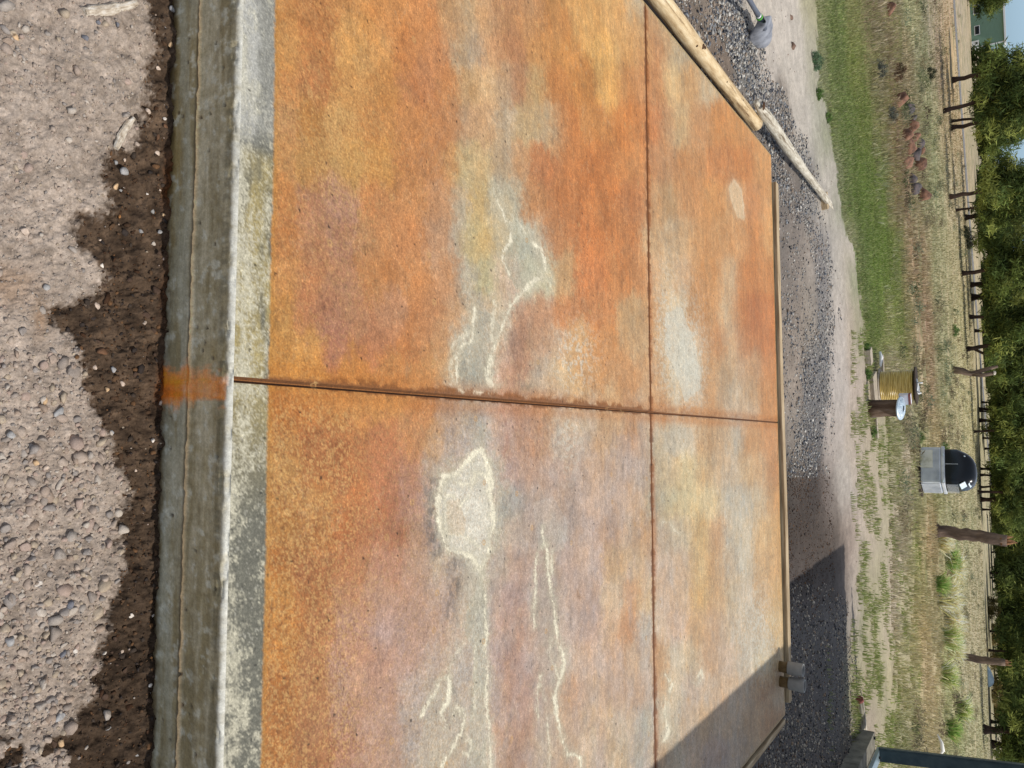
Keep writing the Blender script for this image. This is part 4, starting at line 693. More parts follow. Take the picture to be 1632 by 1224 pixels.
for k in range(4):
    m = MB(); pb = W(pcx, pcy-3.3*k, -.115); m.box(pb+LEAN@Vector((0, 0, 1.43)), (.15, .09, 2.86), LEAN@ROTS, .004); m.box(pb+LEAN@Vector((-.085, 0, 1.43)), (.022, .06, 2.86), LEAN@ROTS)
    po = kid(m.build('post', m_galv), bl)
    m = MB(); m.box(W(pcx, pcy-.11-3.3*k, -.105), (.028, .028, .03), ROTS, .003); kid(m.build('anchor_bolt', bpy.data.materials['black_iron']), bl)
m = MB(); e0, e1, ya, yb = 3.34, 9.5, -7.0, 9.75
m.box(W((e0+e1)/2, (ya+yb)/2, 2.70+.16*(e1-e0)/2), (e1-e0+.02, yb-ya, .09), ROTS@Matrix.Rotation(-math.atan(.16), 3, 'Y')); kid(m.build('roof', m_roof), bl)
m = MB(); m.box(W(e0-.03, (ya+yb)/2, 2.66), (.10, yb-ya-.02, .12), ROTS, .01); kid(m.build('gutter', m_roof), bl)

# ---- forms and timber round the slab
m_form = noise_mat('form_lumber', [A(120, 98, 70), A(172, 150, 118), A(205, 186, 152)], scale=3, stretch=(1, 14, 14), bump=.4, bdist=.003, rough=.85)
b0 = loc(*at(1240, 292, .03)[:2]); b1 = loc(*at(1262, 1118, .03)[:2])
def board(name, a, b, wd, hh, ztop, label, cat, bend=.0, seg=24, rg_=3):
    """timber laid between two slab-frame points, slightly crooked"""
    a = W(a[0], a[1], 0); b = W(b[0], b[1], 0); L = (b-a).length; ang = math.atan2(b.y-a.y, b.x-a.x); M_ = MB(); rr = random.Random(rg_)
    ring = []
    for i in range(seg+1):
        t = i/seg; off = bend*math.sin(t*math.pi*1.3+.4)+rr.uniform(-.001, .001); zz = .003*math.sin(t*7+rg_)
        q = [(-wd/2+.004, 0), (-wd/2, -.004), (-wd/2, -hh), (wd/2, -hh), (wd/2, -.004), (wd/2-.004, 0)]
        ring.append([M_.b.verts.new((t*L, off+y+rr.uniform(-.0008, .0008), z+zz)) for y, z in q])
    for i in range(seg):
        for k in range(6): M_.b.faces.new((ring[i][k], ring[i][(k+1) % 6], ring[i+1][(k+1) % 6], ring[i+1][k]))
    M_.b.faces.new(ring[0][::-1]); M_.b.faces.new(ring[-1]); o = M_.build(name, m_form, smooth=False)
    o.location = (a.x, a.y, ztop); o.rotation_euler = (0, 0, ang); return tag(o, label, cat)
board('form_board', (float(b0[0]), SY1+.052), (float(b1[0]), SY1+.066), .075, .20, .026, 'long weathered wooden form board along the far edge of the slab, beside the grey pipes', 'board', .004)
board('form_board', (SX1+.040, SY1-.02), (SX1+.034, 1.2), .038, .20, .004, 'wooden form board on edge along the shaded right side of the slab', 'board', .003, rg_=5)

m_peel = noise_mat('peeled_pole', [A(104, 82, 56), A(176, 148, 108), A(206, 182, 142), A(226, 208, 174)], crack=(7, .35, 7), scale=5, stretch=(7, 1.1, 7), bump=.5, bdist=.004, rough=.75, pos=[.24, .38, .55, .75])
m_gpeel = noise_mat('weathered_pole', [A(96, 86, 72), A(166, 156, 136), A(196, 188, 170), A(218, 212, 196)], crack=(9, .35, 9), scale=6, stretch=(8, 1.0, 8), bump=.5, bdist=.004, rough=.8, pos=[.24, .38, .55, .75])
m_knot = noise_mat('dark_knot', [A(48, 34, 22), A(90, 62, 38)], scale=40, bump=.5)
def pole(name, a, b, ra, rb, mat, label, tip=0.0, seed=1, knots=()):
    a = Vector(a); b = Vector(b); n = 40; rr = random.Random(seed); pts, rad = [], []
    L = (b-a).length; d = (b-a)/L; q = d.to_track_quat('Y', 'Z')
    root = empty(name, a); root.rotation_mode = 'QUATERNION'; root.rotation_quaternion = q; tag(root, label, 'wooden pole')
    for i in range(n+1):
        t = i/n; r = ra+(rb-ra)*t
        if tip and t > 1-tip: r = rb*max(.14, (1-t)/tip)
        if tip and t < .07: r = ra*(.30+.70*t/.07)
        pts.append((.004*math.sin(t*9+seed), t*L, .004*math.sin(t*6+seed*2))); rad.append(r*(1+.05*math.sin(t*13+seed)+rr.uniform(-.015, .015)))
    M_ = MB(); M_.tube(pts, rad, 18); M_.build('shaft', mat, root)
    for t, aa, s_ in knots:
        r = ra+(rb-ra)*t; K = MB(); K.lathe([(0, .006), (s_*.5, .005), (s_*.8, .002), (s_, -.006)], seg=10)
        o = K.build('knot', m_knot, root); o.location = (math.sin(aa)*r*.98, t*L, math.cos(aa)*r*.98); o.rotation_euler = (0, aa, 0)
    return root
l1a = at(1050, -8, -.02); l1b = at(1204, 199, -.04); l1d = l1b-l1a; l1s = l1a-l1d*.8; l1s[2] = -.02
pole('peeled_pole', l1s, l1b, .054, .047, m_peel, 'thick yellowish peeled pole lying along the left edge of the slab', seed=1, knots=[(.62, -.6+.9, .018), (.628, .2, .012), (.70, -.3, .008), (.60, .9, .009), (.8, -.8, .007), (.86, .3, .006), (.93, -.1, .007), (.76, .6, .006), (.9, .8, .006), (.955, .4, .007)])
g2a = h1(1196, 160); g2b = h1(1330, 336)
p2a = at(1203, 163, g2a[2]+.20); p2b = at(1328, 334, g2b[2]+.06)
pole('peeled_pole', p2a, p2b, .047, .034, m_gpeel, 'thinner grey white pole with a sharpened tip, resting on the gravel beyond the thick pole', tip=.10, seed=4, knots=[(.3, .3, .007), (.55, -.4, .006), (.02, .2, .03)])
ch = gp(1309, 321); m = MB(); m.box((ch[0], ch[1], ch[2]+.03), (.20, .10, .08), Matrix.Rotation(.3, 3, 'Z'), .006)
tag(m.build('wood_block', m_form), 'small wooden block propping the pointed end of the white pole', 'block')

# ---- conduit stubs
m_pvc = noise_mat('grey_pvc', [A(128, 126, 122), A(150, 148, 142)], scale=12, rough=.5, bump=.05)
m_pvcd = noise_mat('rust_stained_pvc', [A(78, 56, 28), A(108, 84, 48), A(128, 108, 76)], scale=16, rough=.7, bump=.2)
m_dark = plain('pipe_bore', A(30, 30, 32), .9)
def stub(b, tx, label, hgt):
    P = at(b[0], b[1], 0); root = empty('pipe_stub', P); tag(root, label, 'pipe')
    tip = Vector((tx, .0, 1)).normalized(); root.rotation_mode = 'QUATERNION'; root.rotation_quaternion = tip.to_track_quat('Z', 'Y')
    h1_ = hgt*.36; MB().tube([(0, 0, -.03), (0, 0, h1_+.01)], .0385, 28).build('pipe', m_pvcd, root)
    m = MB(); m.lathe([(.0390, h1_-.002), (.0450, h1_), (.0462, h1_+.006), (.0462, hgt-.004), (.0450, hgt), (.0385, hgt), (.0375, hgt-.01), (.0375, h1_+.03)], seg=32); m.build('coupling', m_pvc, root)
    m = MB(); m.lathe([(0.0372, h1_+.031), (0, h1_+.031)], seg=20); m.build('bore', m_dark, root); return root
stub((1242.5, 1062), .02, 'left grey plastic pipe stub at the slab back, its side partly in sun', .165)
stub((1243.5, 1086), .03, 'right grey plastic pipe stub at the slab back, fully in shade', .170)

# ---- shovel
m_blade = noise_mat('grey_plastic_scoop', [A(96, 98, 104), A(128, 130, 136), A(150, 152, 158)], scale=14, rough=.5, spec=.4, bump=.15, bdist=.001)
m_grip = plain('grey_handle', A(92, 96, 106), .45); m_lime = plain('lime_collar', A(96, 186, 62), .45); m_wht = plain('white_sticker', A(232, 232, 230), .5)
sc = gp(1213, 52); s0 = at(1210.5, 27.5, sc[2]+.15); s1 = at(1178, -28, sc[2]+.33); tipp = at(1222, 71, sc[2]+.10)
sh = empty('shovel', sc); tag(sh, 'grey plastic scoop shovel with green collar dropped on the dirt', 'shovel')
hd = Vector(s1)-Vector(s0); hd.normalize(); m = MB(); m.tube([Vector(s0)+hd*.03, Vector(s0)+hd*.35, Vector(s0)+hd*1.25], [.021, .017, .017], 16); kid(m.build('handle', m_grip), sh)
m = MB(); m.tube([Vector(s0)-hd*.01, Vector(s0)+hd*.035], [.026, .025], 16); kid(m.build('collar', m_lime), sh)
m = MB(); m.tube([Vector(s0)+hd*.06, Vector(s0)+hd*.11], .0205, 16, False); kid(m.build('sticker', m_wht), sh)
# blade: arched, hollow side down, widening from the socket
bd = Vector(tipp)-Vector(s0); bL = bd.length; bd.normalize(); bx = bd.cross(Vector((0, 0, 1))).normalized(); bz = bx.cross(bd).normalized(); q_ = R(52); bx, bz = bx*math.cos(q_)-bz*math.sin(q_), bz*math.cos(q_)+bx*math.sin(q_)
nu, nv = 26, 26; V, idx = [], []
for side in (0, 1):
    for i in range(nu+1):
        t = i/nu; hw = .026+.080*sst(0, .42, np.float64(t))*(1-.35*sst(.72, 1.0, np.float64(t))); arch = .060*(1-.45*t)
        for j in range(nv+1):
            q = -1+2*j/nv; tt = t*bL*1.02-(.045*abs(q)**2.2)*sst(.6, 1, np.float64(t)); y = q*hw; z = arch*(1-abs(q)**2.2)-.035*sst(.0, .6, np.float64(t))+.05*(t-.5)**2-(.006 if side else 0)
            V.append(Vector(s0)+bd*tt+bx*y+bz*z)
n0 = (nu+1)*(nv+1); Fq = []
for i in range(nu):
    for j in range(nv):
        a = i*(nv+1)+j; Fq.append((a, a+1, a+nv+2, a+nv+1)); Fq.append((n0+a, n0+a+nv+1, n0+a+nv+2, n0+a+1))
edge = [j for j in range(nv+1)]+[i*(nv+1)+nv for i in range(1, nu+1)]+[nu*(nv+1)+j for j in range(nv-1, -1, -1)]+[i*(nv+1) for i in range(nu-1, 0, -1)]
for a, b in zip(edge, edge[1:]+edge[:1]): Fq.append((b, a, n0+a, n0+b))
kid(marr('blade', np.array(V), np.array(Fq), m_blade, smooth=True), sh)
m = MB(); m.tube([Vector(s0), Vector(s0)+bd*.05+bz*.02, Vector(s0)+bd*.13+bz*.035], [.025, .026, .018], 14); kid(m.build('socket', m_grip), sh)

# ---- spool of yellow hose on planks, chopping stump with a metal lid
m_yel = noise_mat('yellow_hose', [A(150, 122, 58), A(204, 174, 92), A(226, 202, 132)], scale=6, stretch=(1, 1, 9), rough=.28, spec=.6, bump=.1)
m_board = noise_mat('grey_board', [A(120, 108, 94), A(168, 156, 138), A(190, 178, 160)], scale=4, stretch=(1, 9, 9), bump=.3)
m_dkw = noise_mat('dark_board', [A(44, 36, 28), A(74, 60, 46)], scale=6, bump=.2)
sp = gp(1391, 617); D = math.hypot(sp[0], sp[1])
spr = .262; c0 = Vector((sp[0], sp[1]+.26, sp[2]))
root = empty('hose_spool', c0); tag(root, 'upright spool wound with shiny yellow hose, standing on planks', 'spool')
prof = []; zc_ = .115
while zc_ < .60:
    for a in (-80, -40, 0, 40, 80): prof.append((spr-.014+.0145*math.cos(R(a))+.004*math.sin(zc_*31), zc_+.0135*math.sin(R(a))))
    zc_ += .0275
MB().lathe(prof, seg=48).build('hose_winding', m_yel, root)
for zz, nm in ((.085, 'bottom_flange'), (.628, 'top_flange')):
    m = MB(); m.lathe([(0, zz+.012), (.31, zz+.012), (.315, zz+.008), (.315, zz-.008), (.31, zz-.012), (0, zz-.012)], seg=40); m.build(nm, m_dkw if zz > .3 else m_board, root)
m = MB(); m.tube([(-.10, -.08, .645), (-.02, -.2, .668), (.10, -.16, .655), (.14, -.02, .665), (.02, .06, .66)], .016, 10); m.tube([(-.05, -.19, .66), (-.04, -.2, .74)], .012, 8); m.tube([(.10, -.16, .655), (.13, -.2, .71)], .012, 8); m.build('hose_tail', m_wht, root)
def plank(px0, px1, wd, th, z0, label, mat):
    a, b = gp(*px0), gp(*px1); mid = (a+b)/2; L = math.hypot(b[0]-a[0], b[1]-a[1]); ang = math.atan2(b[1]-a[1], b[0]-a[0])
    m = MB(); m.box((0, 0, 0), (L, wd, th), None, .006); o = m.build('plank', mat, smooth=False); o.location = (mid[0], mid[1], mid[2]+z0); o.rotation_euler = (0, 0, ang); return tag(o, label, 'plank')
plank((1387, 596), (1391, 650), .42, .07, .035, 'wide grey plank lying under the yellow spool', m_board)
plank((1379, 556), (1381, 580), .22, .10, .04, 'short grey board end left of the spool, at the grass edge', m_board)
plank((1392, 664), (1394, 700), .12, .05, .03, 'narrow pale plank right of the stump', m_board)
plank((1397, 566), (1398, 602), .10, .05, .09, 'thin splintered board lying behind the short board', m_board)
wp = gp(1389, 571); m = MB(); m.tube([(-.10, 0, .13), (0, -.03, .15), (.10, 0, .13), (.16, .02, .13)], [.02, .032, .024, .008], 10); o = m.build('plastic_bottle', m_wht); o.location = wp; tag(o, 'white plastic bottle lying on the boards left of the spool', 'bottle')
st = gp(1382, 652); m_bark = noise_mat('charred_bark', [A(38, 30, 26), A(78, 58, 44), A(112, 92, 76), A(128, 122, 116)], scale=9, stretch=(1, 1, .3), bump=.9, bdist=.02, pos=[.25, .42, .6, .75])
root = empty('stump', (st[0], st[1]+.14, st[2])); tag(root, 'dark charred log stump standing beside the yellow spool with a metal lid on top', 'stump')
pts = [(0, 0, -.03), (.004, 0, .1), (-.004, 0, .25), (0, 0, .40), (0, 0, .435)]; MB().tube(pts, [.150, .140, .132, .135, .13], 22).build('log', m_bark, root)
m_lid = noise_mat('galvanised_lid', [A(150, 172, 190), A(190, 206, 216), A(216, 226, 232)], scale=11, rough=.38, spec=.5, metal=.35, bump=.05)
lid = empty('metal_lid', (st[0]+.0, st[1]+.06, st[2]+.475)); tag(lid, 'round pale blue galvanised lid tilted on top of the stump', 'lid'); lid.rotation_euler = (R(13), R(3), 0)
m = MB(); m.lathe([(0, .028), (.05, .026), (.12, .018), (.17, .004), (.185, -.004), (.187, -.018), (.18, -.022), (0, -.022)], seg=40); m.build('lid_plate', m_lid, lid)
for k in range(12):
    m = MB(); a = k*math.pi/6; m.tube([(.035*math.cos(a), .035*math.sin(a), .029), (.15*math.cos(a), .15*math.sin(a), .011)], .0045, 6); m.build('rib', m_lid, lid)
m = MB(); m.box((0, 0, .035), (.07, .012, .014), None, .004); m.build('lid_handle', m_dark, lid)
cb = gp(1382, 640); bx_ = empty('carton', (cb[0]-.02, cb[1]+.17, cb[2]+.435)); bx_.rotation_euler = (0, 0, .25); tag(bx_, 'small white carton with a brown red side, standing on the stump behind the lid', 'carton')
m = MB(); m.box((0, 0, .085), (.16, .11, .17), None, .004); m.build('carton_body', plain('carton_white', A(222, 218, 222), .7), bx_)
m = MB(); m.box((.0, 0, .150), (.164, .114, .035), None, .002); m.build('carton_band', plain('carton_red', A(140, 84, 78), .7), bx_)

# ---- black domed cabinet with ribbed silver base
m_ribm = noise_mat('ribbed_steel', [A(172, 178, 186), A(206, 208, 212), A(224, 226, 228)], scale=3, rough=.45, metal=.1, spec=.5, bump=.05)
m_blk = noise_mat('gloss_black', [A(9, 12, 16), A(16, 22, 28)], scale=4, rough=.22, spec=.35, bump=0)
m_panel = noise_mat('beige_panel', [A(176, 172, 146), A(222, 218, 202), A(236, 232, 220)], scale=4, rough=.7, bump=.1)
m_pane = noise_mat('pale_gloss', [A(206, 224, 230), A(232, 240, 244)], scale=3, rough=.2, spec=.6, bump=0)  # pale gloss for the latches and for the hood's painted reflections
ec = gp(1462, 752); e_rot = R(-27)
root = empty('domed_cabinet', (ec[0], ec[1]+.45, ec[2])); root.rotation_euler = (0, 0, e_rot); tag(root, 'tall cabinet with glossy black domed hood and silver ribbed base out on the meadow', 'cabinet')
EW, ED = 1.04, .90; ek = np.hypot(ec[0], ec[1])
m = MB(); m.box((0, 0, .05), (1.25, 1.05, .10), None, .01); m.build('skid', m_dkw, root)
m = MB(); m.box((0, 0, .36), (EW, ED, .50), None, .05)
for k in range(17): m.box((0, -ED/2-.008, .135+k*.027), (EW-.12, .022, .013)); m.box((EW/2+.008, 0, .135+k*.027), (.022, ED-.12, .013))
m.build('base', m_ribm, root)
m = MB(); m.box((-.16, -ED/2-.018, .265), (.52, .02, .30), None, .004); m.build('access_panel', m_panel, root)
m = MB(); m.box((0, 0, .655), (EW+.03, ED+.03, .09), None, .02); m.build('band', m_ribm, root)
for xx in (-.28, .47):
    m = MB(); m.box((xx, -ED/2-.03, .66), (.07, .03, .03), None, .006); m.build('latch', m_pane, root)
# hood: rounded-square sections shrinking to a blunt crown
def rsq(a, n): c, s_ = math.cos(a), math.sin(a); k = (abs(c)**n+abs(s_)**n)**(-1/n); return c*k, s_*k
sec = [(.702, 1.0), (.80, 1.0), (.98, 1.0), (1.10, .97), (1.20, .90), (1.29, .79), (1.36, .64), (1.41, .42), (1.435, .0)]
V = []; ns = 64
for z, k in sec:
    for j in range(ns):
        x, y = rsq(2*math.pi*j/ns, 5.0 if z < 1.1 else 3.4); V.append((x*EW/2*1.005*max(k, .001)+.06*sst(.9, 1.43, np.float64(z)), y*ED/2*1.005*max(k, .001), z))
Fq = [(i*ns+j, i*ns+(j+1) % ns, (i+1)*ns+(j+1) % ns, (i+1)*ns+j) for i in range(len(sec)-1) for j in range(ns)]
marr('hood', np.array(V), np.array(Fq), m_blk, parent=root, smooth=True)
m = MB(); m.box((-.02, -ED/2-.006, .86), (.012, .012, .30)); m.build('hood_seam', m_ribm, root)
for k in range(13):
    m = MB(); m.box((EW/2+.006, 0, .735+k*.021), (.014, ED-.2, .006)); m.build('louver', m_ribm, root)
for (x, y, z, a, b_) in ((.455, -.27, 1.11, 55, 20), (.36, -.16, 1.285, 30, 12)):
    m = MB(); m.box((0, 0, 0), (.16, .22, .02), None, .006); o = m.build('sky_reflection', m_pane, root); o.location = (x+.06, y, z); o.rotation_euler = (R(b_), R(a), 0)  # pale panels added as painted sky reflections on the black hood
for (x, z) in ((-.27, 1.16), (.0, 1.18)):
    m = MB(); m.lathe([(0, .012), (.02, .01), (.026, 0)], seg=14); o = m.build('glint_dot', m_pane, root); o.location = (x, -ED/2*.86, z); o.rotation_euler = (R(70), 0, 0)  # pale dots added as painted highlights on the black hood

# ---- red-ended white post lying at the shadow's edge, pale branch by the shed
rp = gp(1364, 1114); root = empty('marker_post', (rp[0], rp[1], rp[2]+.05)); tag(root, 'white post with a dark red end lying at the edge of the shade', 'post'); root.rotation_euler = (0, 0, R(-62))
MB().tube([(0, .02, 0), (0, .4, -.01), (0, .7, -.02)], [.048, .046, .045], 14).build('shaft', m_gpeel, root)
MB().tube([(0, -.02, 0), (0, .02, 0)], [.045, .048], 14).build('end_cap', plain('dark_red', A(128, 66, 60), .8), root)
wb = gp(1484, 1187); m = MB(); m.tube([(-.28, .1, .10), (-.1, .02, .20), (.1, 0, .22), (.24, 0, .14)], [.02, .05, .06, .03], 8); o = m.build('branch', plain('bleached_wood', A(238, 234, 224), .7)); o.location = wb; tag(o, 'short bleached branch in the grass beside the metal post', 'branch')
for q, s_, lb in (((1262, 75), .05, 'round dark dirt clod on the pale dirt below the shovel'), ((1261, 28), .034, 'small dark dirt clod beside the shovel handle')):
    p = gp(*q); V, F_ = rock_shape(int(s_*999), 2, .6); o = marr('dirt_clod', V*np.array([s_, s_, s_*.7]), F_, noise_mat('clod', [A(92, 70, 58), A(140, 116, 100)], scale=20, bump=.5), smooth=False); o.location = p; tag(o, lb, 'clod')

# ---- lava rocks in the meadow
m_lava = noise_mat('red_lava_rock', [A(64, 48, 42), A(112, 82, 66), A(142, 104, 82), A(126, 104, 92)], scale=5, bump=.8, bdist=.03)
m_dlava = noise_mat('dark_lava_rock', [A(52, 50, 50), A(86, 80, 80), A(112, 96, 92)], scale=5, bump=.8, bdist=.03)
RK = [(1418,15,11,0,'reddish brown lava rock alone in the grass at the left end, below the house'), (1434,161,13,0,'pinkish lava rock left of the others, behind the grey shrub'), (1446,176,12,1,'dark grey rock next to the pinkish lava rock'), (1450,190,8,1,'small dark rock between the dark grey rock and the orange rock'),
      (1449,203,14,0,'orange brown peaked rock, tallest of the row'), (1443,219,12,0,'rust coloured rock at the foot of the peaked rock'), (1455,219,10,0,'small red rock right behind the rust coloured rock'), (1449,234,13,0,'broad rusty rock in the middle of the row'), (1462,231,9,1,'dark rock on the back of the row, behind the broad rusty rock'),
      (1467,243,9,0,'brown rock farthest back in the row'), (1456,247,11,1,'blackish rock wedged between two rusty rocks'), (1445,262,14,0,'rounded rusty rock at the front right of the row'), (1460,262,14,0,'rusty rock paired behind the rounded front rock'), (1452,285,9,1,'dark split rock standing apart after the row'), (1458,301,12,1,'long dark rock with a pale edge, right of the split rock'), (1468,314,13,0,'reddish flat rock at the right end of the line of rocks')]
for i, (x, y, s_, dk, lb) in enumerate(RK):
    p = gp(x-s_*.45, y); D = CF@(p-np.array([0, 0, CAMH])); r = s_*1.02*D/FPX; V, F_ = rock_shape(300+i, 2, .25)
    o = marr('lava_rock', V*np.array([r*1.05, r, r*1.0]), F_, m_dlava if dk else m_lava, smooth=False); o.location = (p[0], p[1], p[2]+r*.45); o.rotation_euler = (0, 0, i*1.3); tag(o, lb, 'rock', 'lava rocks in the meadow')

# ---- splinters of wood and single stones in the front yard
m_chip = noise_mat('pale_splinter', [A(140, 122, 102), A(196, 184, 166), A(222, 216, 206)], scale=40, stretch=(1, 5, 5), bump=.6, bdist=.003)
def splinter(a, b, wd, label, seed):
    a, b = gp(*a), gp(*b); L = math.hypot(b[0]-a[0], b[1]-a[1]); rr = random.Random(seed); m = MB(); n = 14; ring = []
    for i in range(n+1):
        t = i/n; w2 = wd*(.25+.75*math.sin(math.pi*min(1, .12+.8*t))**.6)*(1+rr.uniform(-.16, .16)); h = wd*.33*(1+rr.uniform(-.25, .25)); o_ = wd*.12*math.sin(t*5+seed)
        ring.append([m.b.verts.new((t*L, o_+w2*.5*math.cos(q), h*math.sin(q)*(1.0 if math.sin(q) > 0 else .6))) for q in (0, .7, 1.4, 2.2, 3.14, 4.2, 5.2)])
    for i in range(n):
        for k in range(7): m.b.faces.new((ring[i][k], ring[i][(k+1) % 7], ring[i+1][(k+1) % 7], ring[i+1][k]))
    m.b.faces.new(ring[0][::-1]); m.b.faces.new(ring[-1]); o = m.build('wood_splinter', m_chip, smooth=False); o.location = (a[0], a[1], (a[2]+b[2])/2+wd*.2); o.rotation_euler = (.15, 0, math.atan2(b[1]-a[1], b[0]-a[0])); return tag(o, label, 'wood splinter')
splinter((132, 22), (216, 7), .026, 'large silvery wood splinter lying on the dry dirt, farther from the slab', 2)
splinter((182, 236), (211, 188), .019, 'pale wood splinter half buried at the edge of the wet soil', 5)
SM = {}
def stone_mat(c):
    if c not in SM: SM[c] = noise_mat('stone_%d' % len(SM), [A(*[v*.72 for v in c]), A(*c), A(*[min(255, v*1.12) for v in c])], scale=60, bump=.4, bdist=.002, rough=.85)
    return SM[c]
PALE, TAN, GREY, SLATE, BRN, WHT, ORG = (206,186,168), (200,168,130), (160,158,156), (118,118,124), (110,80,58), (222,212,200), (176,124,74)
WG, DG = 'stones lying on the wet soil', 'single stones in the dry dirt'
pl = 'small pale stone lying loose on the wet soil'; br = 'small brown wet stone by the slab face'; gy = 'small grey stone lying on the wet soil'; dr_ = 'grey flat stone half sunk in the dry gravel'
ST = [(269,72,8,TAN,'tan stone on wet soil close to the slab, nearest the large splinter',WG), (276,17,11,GREY,'grey angular stone tight against the slab face at the left end of the wet soil',WG), (254,108,7,PALE,pl,WG), (235,178,9,PALE,'pale stone standing on the edge of the wet soil above the half buried splinter',WG), (249,244,9,PALE,'round pale pink stone alone on wet soil beside the slab',WG), (262,190,6,WHT,pl,WG), (262,202,7,BRN,br,WG), (252,219,9,BRN,br,WG),
      (199,274,13,GREY,'largest grey stone of the cluster below the half buried splinter',WG), (183,297,10,TAN,'faceted tan stone at the end of the stone cluster',WG), (197,302,5,GREY,gy,WG), (202,254,6,PALE,pl,WG), (189,257,7,GREY,gy,WG), (254,303,5,PALE,pl,WG), (235,309,5,WHT,pl,WG), (197,343,6,ORG,'orange stone on the wet soil left of the pale chips',WG), (194,355,6,PALE,pl,WG), (223,369,7,GREY,gy,WG), (247,336,9,GREY,gy,WG), (259,343,7,TAN,br,WG), (256,370,8,GREY,gy,WG), (165,381,6,PALE,pl,WG),
      (166,422,8,WHT,'whitish stone on the boundary where dry dirt meets wet soil',WG), (159,486,9,PALE,'smooth pinkish stone at the top of the wet tongue of soil',WG), (161,561,13,BRN,'largest brown wet stone, in the middle of the wet soil',WG), (153,585,8,PALE,pl,WG), (180,589,9,GREY,gy,WG), (195,611,8,PALE,pl,WG), (171,621,8,TAN,br,WG), (256,642,8,PALE,'pale pointed stone against the slab right beside the orange rust run',WG), (242,702,9,WHT,'white cracked pebble on wet soil right of the rust run',WG), (177,688,8,GREY,gy,WG), (216,750,6,PALE,pl,WG), (211,982,8,WHT,'round white stone alone on the dark wet soil near the right end',WG), (252,979,6,WHT,pl,WG), (170,1042,7,WHT,pl,WG), (197,1039,5,PALE,pl,WG), (170,1162,9,GREY,'grey white angular stone in the widest wet soil at the right end',WG), (216,1202,7,GREY,gy,WG), (240,1049,6,ORG,br,WG), (237,1092,6,WHT,pl,WG),
      (38,369,12,PALE,'smooth beige stone alone in the fine dry dirt',DG), (154,38,7,SLATE,'blue grey chip beside the large splinter',DG), (182,43,8,SLATE,'slate coloured chip between the large splinter and the wet soil',DG), (134,62,10,SLATE,'long thin slate flake in the dry dirt under the large splinter',DG), (24,58,11,TAN,'long tan stone at the left end of the dry dirt',DG), (75,458,10,GREY,'long grey stone just left of the wet tongue of soil',DG), (70,638,11,TAN,'tan rounded stone in the dry gravel near the wet tongue',DG), (93,657,14,GREY,'big rounded grey stone in the dry gravel',DG), (57,738,9,TAN,'yellowish round stone in the dry gravel',DG), (72,746,8,PALE,'pinkish stone touching the yellowish round stone',DG), (17,692,12,GREY,dr_,DG), (111,963,12,SLATE,'blue grey oval stone in the dry gravel',DG), (93,1143,12,GREY,'light grey stone on the dry gravel near the wet corner',DG), (99,1041,9,SLATE,'dark slate stone with a white stone at its side',DG), (120,1037,8,WHT,'white stone at the side of a dark slate stone',DG), (63,931,9,WHT,'whitish stone in the middle of the dry gravel',DG), (15,1020,16,GREY,dr_,DG), (96,1183,10,TAN,'pale tan stone in the wet corner of the gravel',DG)]
ORDW = ['first', 'second', 'third', 'fourth', 'fifth', 'sixth', 'seventh', 'eighth', 'ninth', 'tenth', 'eleventh', 'twelfth', 'thirteenth', 'fourteenth', 'fifteenth', 'sixteenth']
for base_ in (pl, br, gy, dr_):
    same = sorted([i for i, s_ in enumerate(ST) if s_[4] == base_], key=lambda i: ST[i][1])
    for k, i in enumerate(same): ST[i] = ST[i][:4]+(base_+', '+ORDW[k]+' from the large splinter',)+ST[i][5:]
for i, (x, y, s_, cc, lb, g) in enumerate(ST):
    p = h1(x, y); l = loc(p[0], p[1]); r = s_*.58*1.75/FPX
    if l[1] > -r*1.0: q = wld(l[0], -r*1.0-.004); p[0], p[1] = q
    V, F_ = rock_shape(500+i, 2, .15); k = random.Random(i)
    o = marr('stone', V*np.array([r*k.uniform(1.0, 1.4), r*k.uniform(.8, 1.05), r*.8]), F_, stone_mat(cc), smooth=False); o.location = (p[0], p[1], float(gsurf(p[0], p[1]))+r*.22); o.rotation_euler = (k.uniform(-.3, .3), k.uniform(-.3, .3), k.uniform(0, 6)); tag(o, lb, 'stone', g)

# ---- green house beyond the road
m_green = noise_mat('green_siding', [A(112, 142, 124, .9), A(124, 154, 136, .9)], scale=.6, stretch=(1, 1, 12), bump=.1)
m_trim = plain('white_trim', A(236, 238, 238, .85), .6); m_glass = plain('dark_window', A(24, 32, 40), .12, .6)
hb = gp(1549, 78); D = CF@(hb-np.array([0, 0, CAMH])); pxm = D/FPX
house = empty('green_house', hb); tag(house, 'green sided house with white trimmed windows far off behind the road', 'house')
rd = math.atan2(hb[0], hb[1]); house.rotation_euler = (0, 0, -rd-.10)
HWd, HH, HD = 155*pxm*1.02, 1.0, 9.0
v_top = proj(np.array([[hb[0], hb[1], hb[2]+5.0]]))[0][0]; HH = 5.0*(1601-1549)/(v_top-1549)
m = MB(); m.box((-HWd/2, HD/2, HH/2-.3), (HWd, HD, HH+.6)); m.build('walls', m_green, house)
m = MB(); m.box((-HWd/2, HD/2-.2, HH+.14), (HWd+1.0, HD+1.2, .46), None, .04); m.build('roof', m_trim, house)
m = MB(); m.box((-.09, -.06, HH/2), (.18, .12, HH)); m.box((.06, 0, HH/2), (.12, .18, HH)); m.build('corner_trim', m_trim, house)
